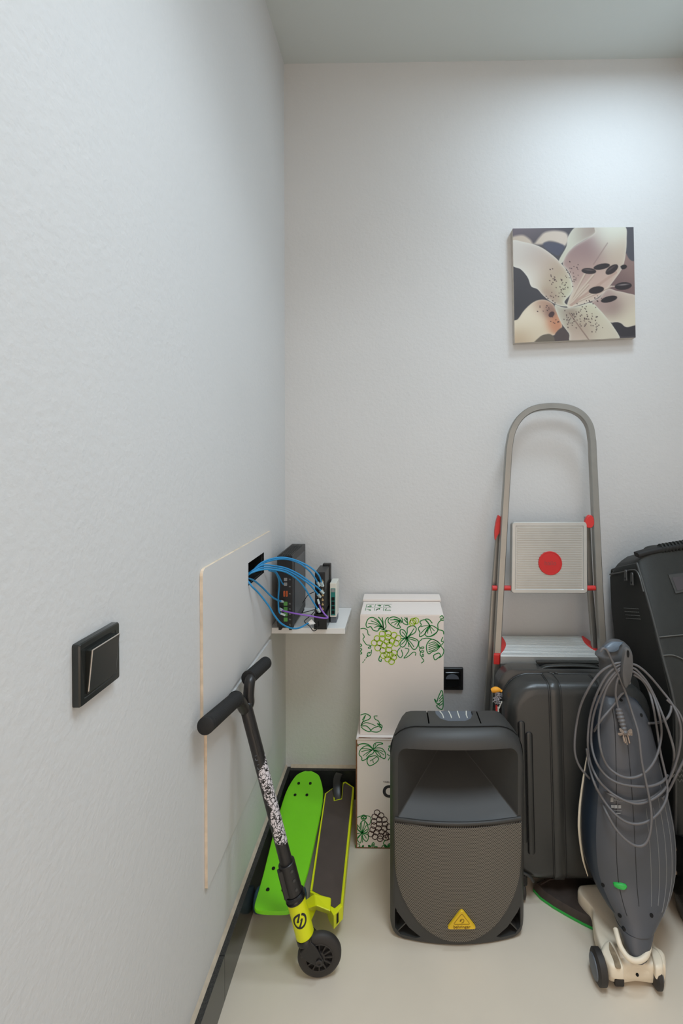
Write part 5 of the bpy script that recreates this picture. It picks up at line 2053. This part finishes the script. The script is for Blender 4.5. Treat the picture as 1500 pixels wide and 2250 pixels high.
# hinge barrel across the front and the arch round the neck
m = MB(org)
a, b = PZ(1368, 2142, 0.05), PZ(1434, 2144, 0.05)
m.tube([V(a.x, 1.104, 0.0335), V(b.x, 1.104, 0.0335)], 0.030, n=28)
m.build('hinge_barrel', M['cream'], VC, smooth=50)
m = MB(org)
arc = [P(x, y, Y) for x, y, Y in ((1352, 2042, 1.115), (1357, 2062, 1.097), (1365, 2084, 1.082), (1380, 2104, 1.068), (1399, 2111, 1.064), (1416, 2103, 1.068), (1424, 2086, 1.082), (1426, 2062, 1.10))]
m.tube(spline(arc, 5), 0.0062, n=12)
m.build('neck_arch', M['cream'], VC, smooth=60)
# raised lobes over the wheels and the dusty window
for pts in (((1320, 2090), (1328, 2072), (1340, 2066), (1352, 2080), (1362, 2104), (1368, 2122), (1368, 2130), (1346, 2128), (1335, 2118), (1326, 2104)),
            ((1424, 2080), (1440, 2086), (1451, 2100), (1456, 2116), (1455, 2129), (1442, 2131), (1436, 2120), (1431, 2100))):
    q = spline([PZ(x, y, ZT + 0.004) for x, y in pts], 4, True)
    cQ = sum(q, V(0, 0, 0)) / len(q)
    m = MB(org)
    m.loft([[V(p.x, p.y, 0.04) for p in q], [V(p.x, p.y, ZT + 0.003) for p in q], [V(cQ.x + (p.x - cQ.x) * 0.9, cQ.y + (p.y - cQ.y) * 0.9, ZT + 0.0075) for p in q], [V(cQ.x + (p.x - cQ.x) * 0.7, cQ.y + (p.y - cQ.y) * 0.7, ZT + 0.009) for p in q]])
    m.build('wheel_cover', M['cream'], VC, smooth=60)
q = spline([PZ(x, y, ZT + 0.0098) for x, y in ((1338, 2070), (1343, 2076), (1354, 2096), (1362, 2116), (1363, 2126), (1352, 2124), (1346, 2106), (1338, 2086))], 4, True)
m = MB(org)
m.loft([[p - V(0, 0, 0.003) for p in q], q])
m.build('dust_window', M['cream_win'], VC, smooth=30)
m = MB(org)
p = PZ(1399, 2140, 0.086)
m.lathe(P(1399, 2141, 1.0745), (0, -1, 0.4), [(0, 0.0034), (0.002, 0.0034), (0.0022, 0)], 14)
m.build('barrel_screw', M['dark_void'], VC, smooth=30)
# wheels
for (x, Y, rr_, w, sg) in ((P(1306, 2130, 1.085).x + 0.013, 1.092, 0.034, 0.024, -1), (P(1460, 2150, 1.072).x - 0.016, 1.085, 0.030, 0.018, 1)):
    m = MB(org)
    m.lathe(V(x - w / 2, Y, rr_), (1, 0, 0), [(0, rr_ - 0.010), (0.002, rr_ - 0.004), (0.005, rr_), (w - 0.005, rr_), (w - 0.002, rr_ - 0.004), (w, rr_ - 0.010)], 36)
    wh = m.build('wheel', M['tyre'], VC, smooth=40)
    m = MB(org)
    xo = x + sg * w / 2
    m.lathe(V(xo - sg * 0.001, Y, rr_), (sg, 0, 0), [(0, rr_ - 0.009), (0.003, rr_ - 0.010), (0.0045, rr_ - 0.016), (0.0045, 0)], 32)
    m.build('hub_cap', M['spk_grey'], wh, smooth=40)
# dark front bumper strips under the cream body
m = MB(org)
a, b = PZ(1350, 2160, 0.014), PZ(1372, 2162, 0.014)
m.box((a.x, a.y - 0.002, 0.006), (b.x, a.y + 0.05, 0.024))
a, b = PZ(1434, 2160, 0.014), PZ(1452, 2162, 0.014)
m.box((a.x, a.y, 0.006), (b.x, a.y + 0.05, 0.024))
m.build('bumper', M['tyre'], VC, smooth=0, bevel=0.003)
# brush plate
bpz = 0.022
pl = [(1171, 1943), (1186, 1960), (1215, 1980), (1250, 2000), (1280, 2016), (1305, 2028), (1330, 2010), (1345, 1975), (1340, 1945), (1300, 1925), (1240, 1925), (1195, 1930)]
q = [PZ(x, y, bpz) for x, y in pl]
m = MB(org)
m.loft([[V(p.x, p.y, 0.001) for p in q], [V(p.x, p.y, 0.008) for p in q]])
m.build('brush_rim', M['green'], VC, smooth=0)
cB = sum(q, V(0, 0, 0)) / len(q)
m = MB(org)
kk = lambda k, z: [V(cB.x + (p.x - cB.x) * k, cB.y + (p.y - cB.y) * k, z) for p in q]
m.loft([kk(0.985, 0.008), kk(0.97, bpz), kk(0.90, bpz + 0.006), kk(0.82, bpz + 0.006), kk(0.8, bpz + 0.004)])
m.build('brush_plate', M['brush_plate'], VC, smooth=30)


#%%SKATEBOARD
# ------------------------------------------------------------------ lime skateboard
SB = thing('skateboard', (-0.335, 1.38, 0), 'lime green plastic skateboard lying along the black baseboard of the left wall', 'skateboard')
org = SB.location
# (Y, centre x, half width, z of the deck)
DECK = [(a, b + 0.005 * (a - 1.15) / 0.5, c * 0.975, d) for a, b, c, d in [(1.133, -0.318, 0.034, 0.113), (1.139, -0.319, 0.050, 0.112), (1.157, -0.320, 0.056, 0.108), (1.200, -0.321, 0.060, 0.098), (1.26, -0.3225, 0.064, 0.090), (1.32, -0.325, 0.067, 0.088), (1.40, -0.329, 0.0695, 0.088), (1.48, -0.332, 0.071, 0.088),
        (1.54, -0.335, 0.0700, 0.089), (1.58, -0.337, 0.066, 0.092), (1.615, -0.339, 0.056, 0.097), (1.640, -0.340, 0.043, 0.102), (1.649, -0.341, 0.028, 0.105), (1.654, -0.341, 0.012, 0.107)]]
dk = spline([Vector(d) for d in DECK], 3)
m = MB(org)
rs = []
for d in dk:
    y, cx, w, z = d
    ring = []
    for s, dz in ((-1, -0.004), (-0.97, 0.0), (-0.9, 0.0012), (-0.5, 0.0004), (0, 0.0), (0.5, 0.0004), (0.9, 0.0012), (0.97, 0.0), (1, -0.004), (0.97, -0.009), (0.5, -0.010), (0, -0.010), (-0.5, -0.010), (-0.97, -0.009)):
        ring.append(V(cx + s * w, y, z + dz))
    rs.append(ring)
m.loft(rs)
m.build('deck', M['lime'], SB, smooth=40)


def deck_z(y):
    for a, b in zip(dk[:-1], dk[1:]):
        if a[0] <= y <= b[0]:
            return a[3] + (b[3] - a[3]) * (y - a[0]) / (b[0] - a[0] + 1e-9)
    return dk[-1][3]


def on_deck(px, py):
    z = 0.09
    for _ in range(6):
        p = PZ(px, py, z)
        z = deck_z(p.y) + 0.0022
    return p


for (x, y) in ((656, 1720.5), (681.5, 1720.5), (648, 1746), (674, 1746), (600.5, 1907.5), (588, 1954), (622, 1954.5)):
    p = on_deck(x, y)
    m = MB(org)
    m.lathe(p - V(0, 0, 0.003), (0, 0, 1), [(0, 0.0048), (0.0034, 0.0048), (0.0034, 0.0036), (0.002, 0.003), (0.002, 0)], 16)
    m.build('deck_bolt', M['lime_hole'], SB, smooth=30)
for (yc, cx) in ((1.247, -0.3325), (1.575, -0.3325)):
    m = MB(org)
    m.box((cx - 0.022, yc - 0.03, 0.066), (cx + 0.022, yc + 0.03, 0.081))
    m.cyl((cx - 0.046, yc, 0.032), (cx + 0.046, yc, 0.032), 0.008, n=14)
    m.cyl((cx, yc, 0.030), (cx, yc - 0.012, 0.068), 0.010, n=14)
    tr_ = m.build('truck', M['steel'], SB, smooth=40)
    for s in (-1, 1):
        m = MB(org)
        x = cx + s * 0.052
        m.lathe(V(x - 0.019, yc, 0.0295), (1, 0, 0), [(0, 0.018), (0.004, 0.026), (0.010, 0.0295), (0.028, 0.0295), (0.034, 0.026), (0.038, 0.018), (0.034, 0.010), (0.034, 0.0)], 32)
        m.build('wheel', M['wheel_blue'], SB, smooth=40)


#%%SCOOTER
# ------------------------------------------------------------------ kick scooter
SK = thing('kick_scooter', (-0.20, 1.10, 0), 'kick scooter with yellow deck and black handlebar leaning on the left wall', 'scooter')
org = SK.location
WC = P(701, 2111, 1.097)
WC = V(P(701, 2111, 1.086).x, 1.092, 0.0525)
AX = V(0.10, -1.0, 0.0).normalized()         # wheel axle, towards the room
HB = P(673, 2064, 1.095)                     # foot of the head tube
TOP = P(540, 1553, 1.128)                    # crown where the bars meet
SD = (TOP - HB).normalized()


def st(d):
    return HB + SD * d


def stem_at(px, py):
    """Distance up the stem for a pixel."""
    lo, hi = 0.0, (TOP - HB).length
    best = min(((lo + (hi - lo) * k / 400) for k in range(401)), key=lambda s: abs(PPY + ((CAM_M.transposed() @ (st(s) - CAM)).y / (CAM_M.transposed() @ (st(s) - CAM)).z) * F_PX - py))
    return best


# front wheel
m = MB(org)
rw_, ww = 0.0525, 0.024
m.lathe(WC - AX * ww / 2, AX, [(0.003, 0.030), (0.0015, 0.034), (0.001, 0.044), (0.004, 0.050), (0.008, rw_), (ww - 0.008, rw_), (ww - 0.004, 0.050), (ww - 0.001, 0.044), (ww - 0.0015, 0.034), (ww - 0.003, 0.0325), (ww - 0.007, 0.0315), (ww - 0.007, 0.0)], 48)
wheel = m.build('front_wheel', [M['tyre']], SK, smooth=40)
e1 = (V(0, 0, 1) - AX * AX.z).normalized()
e2 = AX.cross(e1)
m = MB(org)
m.lathe(WC + AX * (ww / 2 - 0.0068), AX, [(0, 0.0315), (0.0006, 0.0315), (0.0006, 0.0)], 40)
m.build('hub_recess', M['hub_dark'], wheel, smooth=0)
m = MB(org)
face = WC + AX * (ww / 2 - 0.002)
m.lathe(WC + AX * (ww / 2 - 0.008), AX, [(0, 0.0135), (0.007, 0.0135), (0.008, 0.012), (0.008, 0.0)], 32)
for k in range(12):
    a = 2 * math.pi * k / 12
    dr = e1 * math.cos(a) + e2 * math.sin(a)
    m.sweep([face + dr * 0.012, face + dr * 0.0325], [(-0.0017, -0.004), (0.0017, -0.004), (0.0017, 0.0005), (-0.0017, 0.0005)], up=AX)
m.tube([face + (e1 * math.cos(2 * math.pi * k / 40) + e2 * math.sin(2 * math.pi * k / 40)) * 0.0325 for k in range(40)], 0.0014, n=6, closed=True)
m.build('spokes', M['tyre'], wheel, smooth=40)
# fork blades
dn = -SD
side_v = AX.cross(SD).normalized()
if side_v.x < 0:
    side_v = -side_v
for s in (1, -1):
    off = AX * s * 0.0150
    bt = WC + off
    tp_ = HB + AX * s * 0.0150 - SD * 0.004
    dvec = (tp_ - bt)
    lat = (V(1, 0, 0) - dvec.normalized() * dvec.normalized().x).normalized()
    pts = []
    for t, w in ((1.0, 0.0195), (0.75, 0.0195), (0.4, 0.0165), (0.12, 0.0125), (0.0, 0.0110)):
        pts.append((bt + dvec * t, w))
    ring = [p - lat * w for p, w in pts]
    for k in range(1, 8):
        a = math.pi * k / 8
        ring.append(bt - lat * 0.0110 * math.cos(a) - dvec.normalized() * 0.0110 * math.sin(a))
    ring += [p + lat * w for p, w in pts[::-1]]
    m = MB(org)
    m.loft([ring, [p + AX * s * 0.005 for p in ring]])
    m.build('fork_blade', M['bar_black'], SK, smooth=30, bevel=0.001)
m = MB(org)
m.box((-0.020, -0.020, -0.006), (0.020, 0.020, 0.010), mtx=frame(HB - SD * 0.006, lat, -AX, SD))
m.build('fork_crown', M['bar_black'], SK, smooth=0, bevel=0.003)
m = MB(org)
fcx = WC + AX * 0.0205
m.lathe(fcx, AX, [(0, 0.0085), (0.002, 0.0085), (0.003, 0.007), (0.003, 0.0045), (0.0012, 0.004), (0.0012, 0)], 6)
m.build('axle_bolt', M['tyre'], SK, smooth=0)
# lower headset ring, head tube, upper headset, clamp
h_top = stem_at(650, 1972)
m = MB(org)
m.lathe(st(-0.002), SD, [(0, 0.019), (0.002, 0.0225), (0.012, 0.0225), (0.014, 0.0215)], 32)
m.build('headset_ring', M['bar_black'], SK, smooth=30)
m = MB(org)
m.lathe(st(0.012), SD, [(0, 0.0205), (0.002, 0.0218), (h_top - 0.016, 0.0218), (h_top - 0.014, 0.0205)], 40)
ht = m.build('head_tube', M['yellow'], SK, smooth=30)
# round emblem on the head tube
view = (CAM - st(h_top * 0.55))
vn = (view - SD * view.dot(SD)).normalized()
vs_ = SD.cross(vn).normalized()            # to the right as seen


def on_tube(s_, a, r):
    """Point on the tube at arc length a to the right and s_ up from the emblem's centre."""
    ang = a / r
    return st(s_) + (vn * math.cos(ang) + vs_ * math.sin(ang)) * r


if (vs_.dot(CAM_M @ V(1, 0, 0))) < 0:
    vs_ = -vs_
es = stem_at(657, 2008)
er = 0.0223
ec = -0.004
m = MB(org)


def emb(pts, w):
    pth = [on_tube(es + z, ec + x, er) for x, z in pts]
    m.ribbon(pth, lambda i: (pth[i] - (st(es + pts[i][1]))).normalized(), w)


def arc2(r, a0, a1, n=18):
    return [(r * math.cos(R(a0 + (a1 - a0) * k / n)), r * math.sin(R(a0 + (a1 - a0) * k / n))) for k in range(n + 1)]


emb(arc2(0.0150, 75, 255), 0.0045)
emb(arc2(0.0150, -110, 62), 0.0045)
emb([(0.002, 0.0150), (-0.0005, 0.009), (-0.0065, -0.001), (0.000, 0.002), (0.005, 0.001)][:3], 0.0042)
emb([(0.0065, 0.0035), (0.0025, -0.003), (-0.0015, -0.0095), (-0.005, -0.0140)], 0.0042)
emb([(-0.0065, -0.001), (-0.002, 0.001)], 0.003)
emb([(0.0065, 0.0035), (0.002, 0.001)], 0.003)
m.build('tube_emblem', M['ink_black'], ht, smooth=0)
c_top = stem_at(633, 1893)
m = MB(org)
m.lathe(st(h_top - 0.004), SD, [(0, 0.0215), (0.002, 0.0235), (0.006, 0.0240), (0.009, 0.0228), (0.010, 0.0238), (0.015, 0.0238), (0.018, 0.0215)], 40)
m.build('headset_cup', M['black_gloss'], SK, smooth=30)
m = MB(org)
L0 = h_top + 0.014
m.lathe(st(L0), SD, [(0, 0.0190), (0.001, 0.0200), (c_top - L0 - 0.001, 0.0200), (c_top - L0, 0.0190)], 36)
cl = m.build('bar_clamp', M['bar_black'], SK, smooth=30)
m = MB(org)
back = -vs_
m.sweep([st(L0 + 0.004) + back * 0.018 + vn * 0.006, st(c_top - 0.006) + back * 0.018 + vn * 0.006], rrect(-0.007, 0.007, -0.008, 0.008, 0.003, 3), up=vn)
m.build('clamp_ear', M['bar_black'], cl, smooth=40)
for k in range(3):
    m = MB(org)
    s_ = L0 + (c_top - L0) * (0.2 + 0.3 * k)
    m.lathe(st(s_) + vn * 0.0185 + vs_ * 0.006, (vn + vs_ * 0.2), [(0, 0.0036), (0.0018, 0.0036), (0.0018, 0.002), (0.001, 0)], 14)
    m.build('clamp_bolt', M['spk'], cl, smooth=30)
# stem bar
m = MB(org)
BRD = 0.0150
m.tube([st(c_top - 0.01), st((TOP - HB).length * 0.6), TOP], BRD, n=28)
m.tube([st((TOP - HB).length - 0.12) + vn * 0.0146 + vs_ * 0.001, st((TOP - HB).length - 0.05) + vn * 0.0146 + vs_ * 0.001], 0.0012, n=6)
bar = m.build('stem_bar', M['bar_black'], SK, smooth=40)
# small worn lettering down the bar's side
m = MB(org)
rr = random.Random(2)
for k in range(12):
    s_ = (TOP - HB).length * 0.80 - k * 0.011
    a0 = -0.009
    q = [st(s_) + (vn * math.cos(x / BRD) + vs_ * math.sin(x / BRD)) * (BRD + 0.0003) for x in (a0, a0 + 0.0055)]
    m.ribbon([q[0], q[1]], vn, 0.0014)
    if k % 2:
        q2 = [st(s_ + z) + (vn * math.cos(a0 / BRD) + vs_ * math.sin(a0 / BRD)) * (BRD + 0.0003) for z in (0, 0.005)]
        m.ribbon(q2, vn, 0.0014)
m.build('bar_lettering', M['spk_grey'], bar, smooth=0)
# graffiti sticker wrapped round the bar
sa, sb = stem_at(636, 1853), stem_at(578, 1660)
m = MB(org)
NU, NV = 44, 110
RS = BRD + 0.0004
keep = {}
idx = {}
for j in range(NV + 1):
    for i in range(NU + 1):
        t = j / NV
        ang = R(-62 + 150 * i / NU)
        idx[(i, j)] = len(m.v)
        m.v.append(st(sa + (sb - sa) * t) + (vn * math.cos(ang) + vs_ * math.sin(ang)) * RS - m.org)
rr = random.Random(9)
ph = [rr.uniform(0, 6.28) for _ in range(8)]
for j in range(NV):
    t = (j + 0.5) / NV
    edge = 0.16 + 0.10 * math.sin(t * 11 + ph[0]) + 0.07 * math.sin(t * 27 + ph[1]) + 0.04 * math.sin(t * 61 + ph[2])
    if t < 0.06:
        edge += (0.06 - t) * 5
    if t > 0.86:
        edge += (t - 0.86) * 5.0
    for i in range(NU):
        if i / NU > edge:
            m.f.append([idx[(i, j)], idx[(i + 1, j)], idx[(i + 1, j + 1)], idx[(i, j + 1)]])
            m.m.append(0)
m.build('graffiti_sticker', M['sticker'], bar, smooth=60, recalc=False)
# handlebar: two arms rising from the crown to the grips
GLI, GLO = P(512, 1540, 1.065), PX(457, 1590, -0.3955)
GRI, GRO = P(546, 1487, 1.160), P(583, 1458, 1.262)
m = MB(org)
crown = TOP + SD * 0.002
arm = spline([GLO, GLI, P(527, 1541, 1.095), crown + V(0, -0.006, -0.004), crown + V(0.004, 0.012, 0.0), P(546, 1527, 1.142), P(549, 1497, 1.152), GRI.lerp(GRO, 0.25), GRO], 8)
m.tube(arm, 0.0135, n=20)
m.build('handlebar', M['bar_black'], SK, smooth=60)
for a, b in ((P(518, 1536, 1.078), PX(450, 1596, -0.3955)), (P(545, 1491, 1.157), P(584, 1456, 1.262))):
    d = (b - a).normalized()
    L = (b - a).length
    mm = MB(org)
    prof = [(0, 0.0165), (0.001, 0.0195), (0.004, 0.0195), (0.005, 0.0178)]
    k = 0.007
    while k < L - 0.012:
        prof += [(k, 0.0178), (k + 0.0012, 0.0172), (k + 0.0024, 0.0178)]
        k += 0.0042
    prof += [(L - 0.010, 0.0178), (L - 0.002, 0.0175), (L, 0.0150), (L, 0.0)]
    mm.lathe(a, d, prof, 28)
    gp = mm.build('grip', M['black_soft'], SK, smooth=40)
# deck: yellow box section with grip tape on top
TZ = 0.082
FL, FR_, RR_, RL_ = PZ(683, 1962, TZ), PZ(741, 1999, TZ), PZ(775, 1727, TZ), PZ(719, 1741, TZ)
ch1, ch2 = PZ(745, 1718, TZ), PZ(760, 1718, TZ)
FM = PZ(722, 1998, TZ)
tape = [PZ(*q, TZ) for q in ((686, 1958), (720, 1975), (725, 1990), (735, 1996), (748, 1985), (774, 1731), (758, 1721), (754, 1724), (751, 1757), (733, 1761), (731, 1733), (716, 1745))]
outer = [PZ(*q, TZ) for q in ((681, 1960), (718, 1978), (722, 1993), (733, 2012), (753, 1990), (778, 1730), (759, 1717), (753, 1719), (750, 1754), (735, 1758), (734, 1729), (714, 1743))]
m = MB(org)
m.loft([[p - V(0, 0, 0.036) for p in outer], [p - V(0, 0, 0.002) for p in outer], outer])
m.build('deck', M['yellow'], SK, smooth=0, bevel=0.0008)
m = MB(org)
ct = sum(tape, V(0, 0, 0)) / len(tape)
tp2 = [p + V(0, 0, 0.0006) for p in tape]
m.loft([tp2, [p + V(0, 0, 0.0008) for p in tp2]])
m.build('grip_tape', M['griptape'], SK, smooth=0)
# raised yellow lips down both long edges
for a, b in (((683, 1957), (715, 1744)), ((751, 1990), (776, 1730))):
    m = MB(org)
    m.sweep([PZ(*a, TZ + 0.001), PZ(*b, TZ + 0.001)], [(-0.0022, -0.004), (0.0022, -0.004), (0.0022, 0.002), (-0.0022, 0.002)], up=(0, 0, 1))
    m.build('deck_lip', M['yellow'], SK, smooth=0, bevel=0.0006)
# open end of the deck section at the front
m = MB(org)
a, b = PZ(737, 2011, TZ - 0.004), PZ(750, 1994, TZ - 0.004)
nrm_ = V((b - a).y, -(b - a).x, 0).normalized()
if nrm_.y > 0:
    nrm_ = -nrm_
q = [a.lerp(b, 0.12) + nrm_ * 0.001, a.lerp(b, 0.88) + nrm_ * 0.001]
m.add([q[0], q[1], q[1] - V(0, 0, 0.026), q[0] - V(0, 0, 0.026)], [(0, 1, 2, 3)])
m.build('deck_opening', M['dark_void'], SK, smooth=0)
# neck from the head tube to the deck
m = MB(org)
hA, hB2 = st(h_top * 0.80), st(h_top * 0.28)
A = [hA + V(0.010, 0.012, 0.0), hA + V(0.010, -0.012, 0), hB2 + V(0.010, -0.012, 0), hB2 + V(0.010, 0.012, 0)]
B = [PZ(690, 1963, 0.100), PZ(694, 1990, 0.100), PZ(694, 2000, 0.058), PZ(690, 1972, 0.058)]
Cq = [PZ(727, 1972, 0.094), PZ(726, 2003, 0.092), PZ(724, 2010, 0.056), PZ(728, 1985, 0.056)]
m.loft([A, B, Cq])
m.build('neck', M['yellow'], SK, smooth=0, bevel=0.003)
# rear wheel with its fender
RWc = PZ(742, 1742, 0.0)
yw = 1.602
xw = (PZ(742, 1745, 0.06)).x
m = MB(org)
m.lathe(V(xw - 0.012, yw, 0.050), (1, 0, 0), [(0, 0.030), (0.001, 0.042), (0.005, 0.048), (0.009, 0.050), (0.015, 0.050), (0.019, 0.048), (0.023, 0.042), (0.024, 0.030)], 40)
m.build('rear_wheel', M['tyre'], SK, smooth=40)
m = MB(org)
fd = [P(742, 1762, 1.555), P(740, 1742, 1.572), P(739, 1722, 1.595), P(741, 1708, 1.622), P(745, 1700, 1.645)]
m.sweep(spline(fd, 5), rrect(-0.0125, 0.0125, -0.002, 0.002, 0.0015, 2), up=(0, -0.6, 1))
m.build('rear_fender', M['bar_black'], SK, smooth=50)
